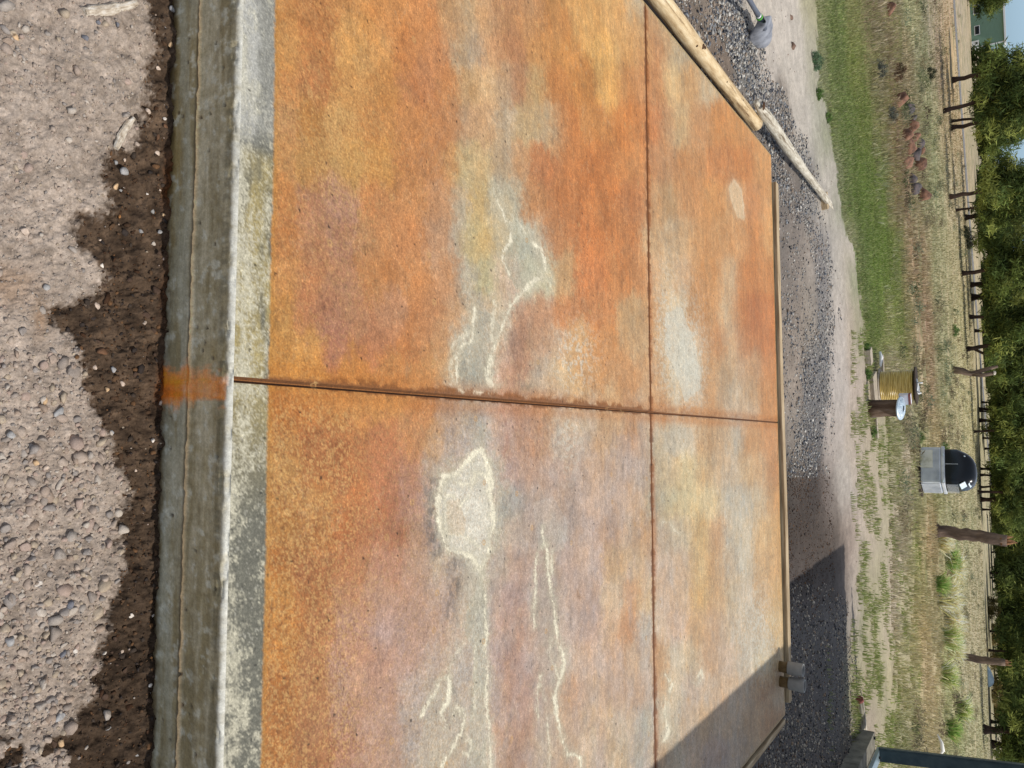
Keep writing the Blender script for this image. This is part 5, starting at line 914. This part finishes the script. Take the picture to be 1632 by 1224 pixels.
def hwin(x, z, w_, h, side=False, door=False):
    m = MB(); d_ = .14
    sz = (d_, w_+.36, h+.36) if side else (w_+.36, d_, h+.36); ps = (.03, x, z) if side else (x, -.03, z)
    m.box(ps, sz); f = m.build('door' if door else 'window', m_trim, house)
    m = MB(); hz = h*.35 if door else h; zz = z+h*.22 if door else z
    sz = (d_, w_*(.5 if door else 1), hz) if side else (w_*(.5 if door else 1), d_, hz); ps = (.07, x, zz) if side else (x, -.07, zz)
    m.box(ps, sz); m.build('glass', m_glass, f)
u_ = pxm
hwin(-57*u_, .95+.4, 12*u_, .95); hwin(-26*u_, .95+.45, 12*u_, .95); hwin(-7*u_, .80, 6*u_, 1.5, door=True); hwin(-73*u_, .35, 11*u_, .6); hwin(-100*u_, 1.3, 12*u_, .95)
for q in (1.6, 3.9, 6.6): hwin(q, 1.35, 1.25, .95, side=True)
# ================================================================== TREES, SHRUBS, GRASS
m_leaf = attr_mat('juniper_foliage', rough=.8, spec=.15, nscale=(1.2,), namp=(.25,), bump=0, trans=.35)
m_trunk = noise_mat('dark_bark', [A(46, 34, 30, .9), A(84, 64, 54, .9), A(112, 90, 76, .9)], scale=3, stretch=(1, 1, .25), bump=.8, bdist=.05)
m_snag = noise_mat('snag_bark', [A(60, 48, 42), A(104, 86, 74), A(146, 124, 106)], scale=4, stretch=(1, 1, .25), bump=.9, bdist=.05)
m_torn = noise_mat('torn_wood', [A(96, 66, 44), A(160, 116, 78)], scale=9, bump=.5)
def leaf_quads(C, size, rg_, stretch=2.6):
    n = len(C); a = rg_.normal(size=(n, 3)); a /= np.linalg.norm(a, axis=1)[:, None]; b = rg_.normal(size=(n, 3)); b -= a*(a*b).sum(1)[:, None]; b /= np.linalg.norm(b, axis=1)[:, None]
    s_ = size[:, None]; a = a*s_*stretch; b = b*s_*.5
    V = np.stack([C-a*.5, C+b*.5-a*.05, C+a*.6, C-b*.5+a*.05], 1).reshape(-1, 3); return V, np.arange(n*4).reshape(n, 4)
def crown_mesh(seed, nc=150, per=96, hgt=1.9, bare=.0, cols=((62,74,38),(96,108,56),(122,128,68),(78,92,50)), sz=.058):
    """unit crown: radius about 1, flat browse line at z=0, ragged top"""
    g = np.random.default_rng(seed); pts = []; ph = g.uniform(0, 6.28, 3)
    while len(pts) < nc:
        x, y = g.uniform(-1.1, 1.1, 2); z = g.random()**.85*hgt; an = math.atan2(y, x)
        lim = (1-(z/hgt)**2.4)*(.72+.22*math.sin(3*an+ph[0]+z*2)+.18*math.sin(5*an+ph[1]-z*3))+.06
        q = math.hypot(x, y)
        if q > lim or (q < lim*.38 and g.random() < .7): continue
        pts.append((x, y, z+.12*g.normal()*.5+.05*math.sin(4*an)))
    P_ = np.array(pts); CC = np.repeat(P_, per, 0)+g.normal(scale=(.125, .125, .07), size=(nc*per, 3))
    base = lin(np.array(cols))[g.integers(0, len(cols), nc)]*g.uniform(.45, 1.5, (nc, 1))
    col = np.repeat(np.repeat(base, per, 0)*g.uniform(.7, 1.35, (nc*per, 1)), 4, 0)
    V, F_ = leaf_quads(CC, g.uniform(.5, 1.25, len(CC))*sz, g); return V, F_, np.clip(col*1.34*np.array([1.0, 1.0, .98]), .004, .5)
CROWNS = []
for k in range(7):
    V, F_, cc = crown_mesh(900+k); o = marr('crown', V, F_, m_leaf, cc); CROWNS.append(o.data); bpy.data.objects.remove(o)
def canopy_ix(iy): return float(np.interp(iy, [-60, 0, 100, 300, 450, 600, 700, 900, 1100, 1300], [1553, 1555, 1562, 1566, 1578, 1586, 1591, 1596, 1602, 1607]))
def trunk_geo(base, topv, r0, r1, seed, fork=False, n=9, nb=3):
    rr = random.Random(seed); m = MB(); b = Vector(base); t = Vector(topv); pts, rad = [], []
    for i in range(n):
        q = i/(n-1); p = b.lerp(t, q)+Vector((rr.uniform(-1, 1), rr.uniform(-1, 1), 0))*r0*(.45 if nb else .22)*math.sin(q*math.pi); pts.append(p); rad.append((r0*(1-q)+r1*q)*(1+(.45 if i == 0 else 0))*rr.uniform(.95, 1.05))
    m.tube(pts, rad, 10)
    for k in range(nb):
        q = rr.uniform(.6, .97); p = b.lerp(t, q); d = Vector((rr.uniform(-1, 1), rr.uniform(-1, 1), rr.uniform(.0, .6))).normalized(); L = r0*rr.uniform(3, 6); m.tube([p, p+d*L*.5, p+d*L+Vector((0, 0, .1*L))], [r1*.45, r1*.3, r1*.12], 6)
    if fork:
        p = b.lerp(t, .12); d = Vector((fork*1.1, 0, 0)); m.tube([p, p+d*.5+(t-b)*.35, p+d+(t-b)*.9], [r1*.95, r1*.8, r1*.6], 8)
    return m
TG = 'juniper trees behind the meadow'
common = 'dark green juniper with a bare dark trunk, one of the even row behind the meadow'
small_c = 'slender trunked juniper in the far thin line of trees'
TREES = [  # base ix, base iy, trunk lean (px over its visible height), width px, crown radius px, fork, label
 (1541, -8, -2, 9, 38, 0, 'juniper at the far left whose crown hangs in front of the green house'),
 (1517, 128, -9, 10, 50, 0, 'leftmost juniper with a leaning trunk right of the green house'),
 (1503, 177, -16, 9, 56, 0, 'juniper with a long grey trunk curving to the left'),
 (1515, 193, -5, 6, 44, 0, 'thin trunk of the close pair left of the sky gap'),
 (1514, 204, -8, 9, 52, 0, 'thicker trunk of the close pair left of the sky gap'),
 (1511, 314, -9, 9, 52, 0, 'juniper with a tall slanting trunk right of the sky gap'),
 (1523, 335, -6, 5, 40, 0, 'very thin leaning trunk between two thicker trunks'),
 (1537, 347, -3, 10, 54, 0, 'straight thick trunk in front of the road, right of the thin leaning one'),
 (1532, 436, -6, 9, 58, 0, 'juniper whose trunk crosses the far end of the road'),
 (1546, 454, -5, 10, 46, 1, 'forked juniper trunk, left one of a dark clump'),
 (1548, 474, -1, 12, 54, -1, 'thick forked juniper trunk, right one of a dark clump'),
 (1544, 505, 1, 8, 56, 0, 'juniper trunk standing alone between the clump and the twisted trunks'),
 (1553, 527, 3, 6, 46, 0, 'juniper with a thin trunk just left of the V shaped pair'),
 (1540, 556, -5, 9, 56, 2, 'juniper with two trunks joined in a V at the ground'),
 (1564, 641, 0, 4, 44, 0, 'juniper, first slender trunk to the right of the yellow spool'),
 (1560, 652, 0, 6, 48, 0, 'juniper, second dark trunk to the right of the yellow spool'),
 (1560, 655, 2, 4, 36, 0, 'juniper, third slender trunk to the right of the yellow spool'),
 (1560, 670, 0, 7, 50, 0, 'juniper, fourth dark trunk to the right of the yellow spool'),
 (1551, 688, -2, 5, 46, 0, 'juniper, fifth dark trunk to the right of the yellow spool'),
 (1566, 698, 1, 4, 40, 0, 'juniper, sixth slender trunk to the right of the yellow spool'),
 (1575, 709, 0, 4, 40, 0, 'juniper, seventh slender trunk to the right of the yellow spool'),
 (1569, 715, 0, 4, 44, 0, 'juniper, eighth slender trunk to the right of the yellow spool'),
 (1562, 747, 0, 5, 50, 0, 'juniper, first dark trunk in the group rising behind the domed cabinet'),
 (1562, 757, 1, 5, 44, 0, 'juniper, second dark trunk in the group rising behind the domed cabinet'),
 (1560, 776, 0, 5, 46, 0, 'juniper, third dark trunk in the group rising behind the domed cabinet'),
 (1558, 784, 1, 6, 44, 0, 'juniper, fourth dark trunk in the group rising behind the domed cabinet'),
 (1562, 796, 0, 9, 56, 0, 'stout dark trunk just right of the domed cabinet'),
 (1565, 812, 1, 4, 48, 0, 'juniper, first slender trunk after the stout one beside the domed cabinet'),
 (1586, 836, 0, 3, 40, 0, 'juniper, second slender trunk after the stout one beside the domed cabinet'),
 (1580, 880, 0, 3, 46, 0, 'juniper, first slender trunk right of the thick broken trunk'),
 (1578, 913, 1, 5, 56, 0, 'juniper, second dark trunk right of the thick broken trunk'),
 (1582, 925, 0, 3, 40, 0, 'juniper, third slender trunk right of the thick broken trunk'),
 (1582, 940, 0, 3, 46, 0, 'juniper, fourth slender trunk right of the thick broken trunk'),
 (1577, 1006, 1, 4, 58, 0, 'juniper, first dark trunk before the thinner broken trunk'),
 (1574, 1036, 2, 5, 50, 0, 'juniper, second dark trunk before the thinner broken trunk'),
 (1585, 1080, 0, 4, 60, 0, 'juniper, first slender trunk beyond the pale tarp'),
 (1578, 1150, 2, 6, 56, 0, 'juniper, first dark trunk left of the thick one by the metal post'),
 (1567, 1162, 3, 16, 60, 0, 'thick dark trunk at the right end beside the metal post'),
 (1580, 1186, 2, 14, 56, 0, 'dark double trunk half hidden by the metal post'),
 (1590, 1225, 2, 6, 60, 0, 'juniper, first dark trunk at the far right end of the row')]
for i, (bx0, by0, lean, wpx, cr, fork, lb) in enumerate(TREES):
    p = gp(bx0, by0); D = float(CF@(p-np.array([0, 0, CAMH]))); Yd = p[1]
    ci = canopy_ix(by0); tp = atY(ci, by0+lean, Yd); r0 = .44*wpx*D/FPX; Rc = 1.07*cr*D/FPX
    top = Vector(tp)+(Vector(tp)-Vector(p)).normalized()*Rc*.55
    root = empty('juniper_tree', p); tag(root, lb, 'tree', TG)
    kid(trunk_geo(p, top, r0*.85, r0*.6, i, fork=fork*r0*4 if fork else 0).build('trunk', m_trunk), root)
    c = bpy.data.objects.new('crown', CROWNS[i % 7]); COL.objects.link(c); c.location = (tp[0]-p[0]+(Rc*.38 if i == 1 else 0), tp[1]-p[1]+(i % 3-1)*Rc*.2, tp[2]-p[2]-Rc*.03); c.scale = (Rc, Rc, Rc*(.95+.1*(i % 4))); c.rotation_euler = (0, 0, i*2.1); c.parent = root
# a deeper wood closing the view between the trunks
g = np.random.default_rng(77); VV, FF, CCs, off = [], [], [], 0
for k in range(70):
    iy = g.uniform(-150, 1400); Yd = g.uniform(190, 300); p = atY(1600+.0474*(iy-612)-4, iy, Yd); V, F_, cc = crown_mesh(1200+k % 9, 40, 30, 1.7, sz=.15); Rk = g.uniform(4.5, 8)
    if iy < 60 : continue
    a = g.uniform(0, 6.28); V = np.stack([V[:, 0]*math.cos(a)-V[:, 1]*math.sin(a), V[:, 0]*math.sin(a)+V[:, 1]*math.cos(a), V[:, 2]], 1)*Rk
    VV.append(V+np.array([p[0], p[1], -3.4])); FF.append(F_+off); off += len(V); CCs.append(cc*.8)
tag(marr('far_wood', np.concatenate(VV), np.concatenate(FF), m_leaf, np.concatenate(CCs)), kind='stuff')

# snags, dead trunk
def snag(bx0, by0, tx, ty, wpx, label, seed):
    p = gp(bx0, by0); D = float(CF@(p-np.array([0, 0, CAMH]))); tp = atY(tx, ty, p[1]); r0 = .5*wpx*D/FPX
    root = empty('broken_trunk', p); tag(root, label, 'dead tree'); rr = random.Random(seed)
    kid(trunk_geo(p, tp, r0*1.0, r0*.88, seed, n=12, nb=0).build('trunk', m_snag), root)
    m = MB(); t = Vector(tp)
    for k in range(6):
        a = k*1.05; q = Vector((math.cos(a), math.sin(a), 0))*r0*.5; m.tube([t+q-Vector((0, 0, .2)), t+q+Vector((rr.uniform(-.05, .05), rr.uniform(-.05, .05), rr.uniform(.06, .34)))], [r0*.4, r0*.06], 6)
    kid(m.build('splintered_top', m_torn), root); return root
snag(1488, 845, 1605, 862, 20, 'tall thick broken trunk with a torn orange top, right of the domed cabinet', 3)
snag(1520, 1045, 1602, 1056, 12, 'thinner leaning broken trunk standing in the bunch grass near the metal post', 4)
p = gp(1517, 588); D = float(CF@(p-np.array([0, 0, CAMH]))); u = D/FPX; root = empty('dead_trunk', p); tag(root, 'twisted dead trunk with two bent stems, left of the spool in the distance', 'dead tree')
m = MB(); m.tube([(0, 0, -.2), (4*u, 0, 14*u), (9*u, 0, 26*u), (3*u, 0, 46*u), (-1*u, 0, 62*u)], [6*u, 5.5*u, 4*u, 3.2*u, 2*u], 9); m.tube([(8*u, 0, 24*u), (12*u, 0, 40*u), (9*u, 0, 58*u)], [4*u, 3.4*u, 2.6*u], 9); m.build('trunk', m_snag, root)
m = MB(); m.lathe([(0, 1.5*u), (3*u, .5*u), (3.4*u, -2*u)], c=(9*u, -.5*u, 58*u), seg=10); m.build('cut_end', m_chip, root)

# shrubs
def shrub_mesh(seed, cols, n=46, per=34, sz=.11):
    g = np.random.default_rng(seed); a = g.uniform(0, 6.28, n); q = np.sqrt(g.random(n)); z = g.random(n)*np.sqrt(np.maximum(1-q**2, .05))*1.1
    P_ = np.stack([np.cos(a)*q, np.sin(a)*q, z+.05], 1); CC = np.repeat(P_, per, 0)+g.normal(scale=.13, size=(n*per, 3)); CC[:, 2] = np.abs(CC[:, 2])
    base = lin(np.array(cols))[g.integers(0, len(cols), n)]*g.uniform(.7, 1.3, (n, 1)); col = np.repeat(np.repeat(base, per, 0)*g.uniform(.7, 1.3, (n*per, 1)), 4, 0)
    V, F_ = leaf_quads(CC, g.uniform(.6, 1.3, len(CC))*sz, g, 2.2); return V, F_, np.clip(col*.9, .004, .6)
SHM = {'sage': shrub_mesh(6, ((110,136,104),(130,152,122),(92,120,84))), 'grey': shrub_mesh(1, ((112,114,104),(136,138,122),(92,96,86))), 'brown': shrub_mesh(2, ((120,96,74),(150,124,96),(96,80,62))), 'green': shrub_mesh(3, ((96,128,66),(124,152,84),(84,110,60))), 'olive': shrub_mesh(4, ((104,96,56),(134,122,72),(80,76,44),(150,132,84))), 'dark': shrub_mesh(5, ((52,60,44),(72,78,58),(88,90,70)))}
SHD = {}
for k, (V, F_, cc) in SHM.items():
    o = marr('foliage', V, F_, m_leaf, cc); SHD[k] = o.data; bpy.data.objects.remove(o)
m_twig = noise_mat('twig', [A(70, 54, 42), A(110, 90, 72)], scale=20, bump=0)
def shrub(x, y, rpx, kind, label, hz=1.0, group=None, name='shrub'):
    p = gp(x, y); D = float(CF@(p-np.array([0, 0, CAMH]))); r = rpx*D/FPX; root = empty(name, p); tag(root, label, name.replace('_', ' '), group)
    c = bpy.data.objects.new('foliage', SHD[kind]); COL.objects.link(c); c.scale = (r, r, r*hz); c.rotation_euler = (0, 0, x); c.parent = root
    m = MB()
    for k in range(5): a = k*1.26+x; m.tube([(0, 0, -.02), (math.cos(a)*r*.25, math.sin(a)*r*.25, r*.35*hz), (math.cos(a)*r*.55, math.sin(a)*r*.55, r*.7*hz)], [r*.035, r*.028, r*.012], 5)
    m.build('stem', m_twig, root)
shrub(1398, 111, 14, 'grey', 'grey sagebrush shrub at the end of the brown track, nearest the dirt'); shrub(1424, 116, 15, 'brown', 'round brown dry shrub behind the grey sagebrush'); shrub(1416, 184, 13, 'grey', 'low grey shrub in front of the lava rocks'); shrub(1478, 117, 10, 'dark', 'small dark green shrub in the grass behind the dry shrub')
shrub(1518, 527, 9, 'green', 'bright green bush alone in the beige field left of the dead trunk'); shrub(1540, 384, 12, 'dark', 'dark dead looking bush between the road trunks'); shrub(1536, 370, 9, 'dark', 'smaller dark bush beside the larger dead looking bush'); shrub(1500, 713, 9, 'green', 'bright green plant just left of the domed cabinet', 1.1); shrub(1464, 697, 9, 'green', 'low green clump between the spool and the domed cabinet')
shrub(1296, 99, 14, 'sage', 'blue green weed clump on the edge of dirt and grass below the lone lava rock', .9, name='weed'); shrub(1303, 150, 9, 'green', 'green weed clump right of the blue green clump', 1.0, name='weed'); shrub(1318, 188, 8, 'green', 'small green weed in the dirt bay of the grass edge', 1.0, name='weed'); shrub(1380, 596, 9, 'green', 'leafy weed growing under the plank of the spool', .9, name='weed'); shrub(1389, 688, 9, 'green', 'low green weed between stump and narrow plank', .9, name='weed'); shrub(1378, 552, 7, 'green', 'grass tuft at the end of the short grey board', 1.2, name='weed')
for (x, y, r_, lb) in ((1574, 968, 16, 'leftmost heap of cut olive brush under the far trees'), (1580, 1010, 15, 'middle heap of cut olive brush under the far trees'), (1578, 1052, 14, 'heap of cut brush beside the broken trunk, left of the pale tarp'), (1580, 1100, 17, 'largest heap of cut brush, right of the pale tarp'), (1584, 1132, 16, 'heap of cut brush nearest the thick dark trunk')):
    shrub(x, y, r_, 'olive', lb, .95, 'brush heaps under the trees', 'brush_pile')
p = gp(1574, 1078); D = float(CF@(p-np.array([0, 0, CAMH]))); u = D/FPX; V, F_ = ico(3); V = V*np.array([17*u, 5*u, 8*u]); V[:, 2] += np.sin(V[:, 0]*2)*.12; V[:, 2] = np.maximum(V[:, 2], -.02)
o = marr('tarp', V, F_, noise_mat('pale_tarp', [A(128, 148, 158), A(186, 202, 208)], scale=1.5, rough=.5, bump=.4, bdist=.1), smooth=True); o.location = p; tag(o, 'pale blue tarp covering a low heap among the cut brush', 'tarp')

# low sage scrub that reads as one cover
gs_ = np.random.default_rng(91); VV, FF, CCs, off = [], [], [], 0
for k in range(900):
    iy = gs_.uniform(-40, 1270); ix = gs_.uniform(1432, 1572); p = h1(ix, iy)
    if p[1] > 130 or dline(np.array([p[0]]), np.array([p[1]]), ROAD)[0] < 5 or fbm(np.array([p[0]*.16]), np.array([p[1]*.16]), 601, 3)[0] < .44: continue
    p[2] = float(gsurf(p[0], p[1])); r = gs_.uniform(.10, .34)*(1 if p[1] < 40 else 1.4); nq = 90; C = np.stack([gs_.normal(0, .5, nq)*r, gs_.normal(0, .5, nq)*r, np.abs(gs_.normal(.3, .3, nq))*r], 1)+p
    V, F_ = leaf_quads(C, gs_.uniform(.5, 1.2, nq)*r*.20, gs_, 2.4); base = lin(np.array([(116,118,92),(138,130,104),(98,106,74),(150,138,108),(112,98,80),(132,140,112)])[gs_.integers(0, 6)]); col = np.repeat(base*gs_.uniform(.65, 1.25, (nq, 1)), 4, 0)
    VV.append(V); FF.append(F_+off); off += len(V); CCs.append(np.clip(col, .004, .6))
tag(marr('scrub', np.concatenate(VV), np.concatenate(FF), m_leaf, np.concatenate(CCs)), kind='stuff')

# bunch grass clumps one can tell apart
m_straw = attr_mat('grass_blades', rough=.7, spec=.2, nscale=(3,), namp=(.12,), bump=0, trans=.4)
def blades(C, H, Wd, cols, rg_, lean=.45, seg=2):
    """curved blades: C base points, H heights"""
    n = len(C); a = rg_.uniform(0, 2*np.pi, n); l = np.abs(rg_.normal(0, lean, n)); dx = np.cos(a)*l*H; dy = np.sin(a)*l*H; b = a+np.pi/2+rg_.normal(0, .8, n); wx = np.cos(b)*Wd*.5; wy = np.sin(b)*Wd*.5
    Z0 = np.zeros(n); q = C
    v0 = np.stack([q[:, 0]-wx, q[:, 1]-wy, q[:, 2]-.01], 1); v1 = np.stack([q[:, 0]+wx, q[:, 1]+wy, q[:, 2]-.01], 1)
    mx = q[:, 0]+dx*.4; my = q[:, 1]+dy*.4; mz = q[:, 2]+H*.62
    v2 = np.stack([mx+wx*.75, my+wy*.75, mz], 1); v3 = np.stack([mx-wx*.75, my-wy*.75, mz], 1); v4 = np.stack([q[:, 0]+dx, q[:, 1]+dy, q[:, 2]+H*(1-.25*np.minimum(l, 1.5))], 1)
    V = np.stack([v0, v1, v2, v3, v4], 1).reshape(-1, 3); i = np.arange(n)[:, None]*5
    return V, [i+np.array([[0, 1, 2, 3]]), i+np.array([[3, 2, 4]])], np.repeat(cols, 5, 0)
def tuft_data(seed, cols, n=420, spread=.34):
    g = np.random.default_rng(seed); a = g.uniform(0, 6.28, n); q = g.random(n)**.7*spread; C = np.stack([np.cos(a)*q, np.sin(a)*q, np.zeros(n)], 1)
    c = lin(np.array(cols))[g.integers(0, len(cols), n)]*g.uniform(.75, 1.2, (n, 1)); V, Fs, cc = blades(C, g.uniform(.6, 1.15, n), np.full(n, .048), np.clip(c*1.2, 0, .85), g, .55); o = marr('tuft', V, Fs, m_straw, cc); d = o.data; bpy.data.objects.remove(o); return d
TF = {'straw': tuft_data(1, ((255,245,215),(244,230,190),(230,212,168),(190,184,130))), 'mixed': tuft_data(2, ((244,230,190),(180,190,120),(140,164,90),(228,216,170))), 'green': tuft_data(3, ((124,160,80),(150,172,100),(196,190,136)))}
for x, y, r_, k_, lb in ((1492, 862, 16, 'straw', 'pale bunch grass just right of the thick broken trunk'), (1513, 905, 15, 'straw', 'bleached bunch grass with a green clump on its left'), (1506, 892, 14, 'green', 'green clump on the left of a bleached bunch grass'), (1495, 950, 22, 'straw', 'largest straw coloured bunch grass, in the middle of the line of clumps'), (1486, 930, 15, 'green', 'green clump in front left of the largest straw clump'), (1505, 990, 19, 'straw', 'wide straw clump left of the thinner broken trunk'), (1502, 1016, 18, 'mixed', 'greenish straw clump at the foot of the thinner broken trunk'), (1510, 1034, 16, 'straw', 'straw clump hiding the base of the thinner broken trunk'), (1498, 1075, 17, 'mixed', 'half green bunch grass between the thinner broken trunk and the shed'), (1522, 1130, 16, 'mixed', 'greenish bunch grass behind the metal post, far side'), (1505, 1160, 15, 'green', 'green clump close left of the metal post')):
    p = gp(x, y); D = float(CF@(p-np.array([0, 0, CAMH]))); r = r_*D/FPX; o = bpy.data.objects.new('bunch_grass', TF[k_]); COL.objects.link(o); o.location = p; o.scale = (r*2.3, r*2.3, r*1.75); o.rotation_euler = (0, 0, x); tag(o, lb, 'grass clump', 'bunch grass clumps on the right of the meadow')

# ground cover too fine to count
g = np.random.default_rng(5)
def cover(n, lo, hi, keep, hgt, wid, colf, name, lean=.5):
    a = np.radians(g.uniform(-42, 42, n)); r = np.exp(g.uniform(math.log(lo), math.log(hi), n)); P_ = np.stack([r*np.sin(a), r*np.cos(a), np.zeros(n)], 1); P_[:, 2] = gsurf(P_[:, 0], P_[:, 1]); U, V, D = proj(P_)
    base = BACK(np.clip(U, 1062, 1638), V); k_ = keep(P_, U, V, base, r); P_, base, r = P_[k_], base[k_], r[k_]; nn = len(P_)
    c = colf(base, nn, P_); V, Fs, cc = blades(P_, hgt(r, nn), wid(r, nn), np.clip(c, .003, .8), g, lean); tag(marr(name, V, Fs, m_straw, cc), kind='stuff')
def greenness(b): return b[:, 1]-np.maximum(b[:, 0], b[:, 2])
GR = lin(np.array([(122,138,70),(140,150,86),(106,124,62),(156,154,104),(130,146,78)]))*1.35
def keep_green(P_, U, V, b, r):
    n_ = fbm(P_[:, 0]*1.3, P_[:, 1]*1.9, 501, 4); return (greenness(b) > .004+.035*g.random(len(U))-.06*(n_-.5)) & (U > 1285) & ((V < 540) | (n_ > .44)) & (g.random(len(U)) < .95)
cover(520000, 9.5, 30, keep_green, lambda r, n: g.uniform(.025, .08, n)*np.where(r > 17, 1.25, 1), lambda r, n: .004+.0007*r, lambda b, n, P_: (.55*GR[g.integers(0, 5, n)]+.45*b*1.05)*g.uniform(.7, 1.2, (n, 1))*(.45+1.1*fbm(P_[:, 0]*.9, P_[:, 1]*1.3, 511, 5, .65))[:, None], 'grass', .8)
STRAW = lin(np.array([(196,182,148),(170,158,124),(144,142,106),(210,202,176),(128,130,92),(158,146,126)]))
def keep_dry(P_, U, V, b, r):
    n_ = fbm(P_[:, 0]*.9, P_[:, 1]*1.6, 503, 4); m_ = fbm(P_[:, 0]*4, P_[:, 1]*5, 505, 3); return (greenness(b) < .06) & (U > 1384) & (m_+.6*n_ > .86) & ((b[:, 0]-b[:, 1]) < .13) & (dline(P_[:, 0], P_[:, 1], ROAD) > 4)
cover(330000, 16, 120, keep_dry, lambda r, n: g.uniform(.06, .22, n), lambda r, n: .006+.0008*r, lambda b, n, P_: (.40*STRAW[g.integers(0, 6, n)]*1.2+.75*b)*g.uniform(.75, 1.15, (n, 1)), 'dry_grass', .7)
def keep_mid(P_, U, V, b, r):
    ev = np.interp(V, [-60, 0, 60, 140, 200, 250, 320, 380, 440, 520, 590], GEDGE); n_ = fbm(P_[:, 0]*1.6, P_[:, 1]*1.6, 327, 5, .65)
    return (V < 620) & (U-ev+(n_-.5)*26 > 0) & (U < 1440) & (g.random(len(U)) < .6)
cover(420000, 9, 26, keep_mid, lambda r, n: g.uniform(.025, .085, n), lambda r, n: .004+.0006*r, lambda b, n, P_: (.35*GR[g.integers(0, 5, n)]+.25*STRAW[g.integers(0, 6, n)]+.5*b)*g.uniform(.75, 1.2, (n, 1)), 'short_grass', .8)
def keep_edge(P_, U, V, b, r):
    n_ = fbm(P_[:, 0]*2.6, P_[:, 1]*2.6, 507, 4); return (U > 1355) & (V > 500) & (U < 1465) & (n_ > .55) & (g.random(len(U)) < .8)
cover(120000, 11, 24, keep_edge, lambda r, n: g.uniform(.025, .10, n), lambda r, n: .006+.0006*r, lambda b, n, P_: (.75*GR[g.integers(0, 5, n)]+.25*b)*g.uniform(.7, 1.15, (n, 1)), 'weedy_grass')
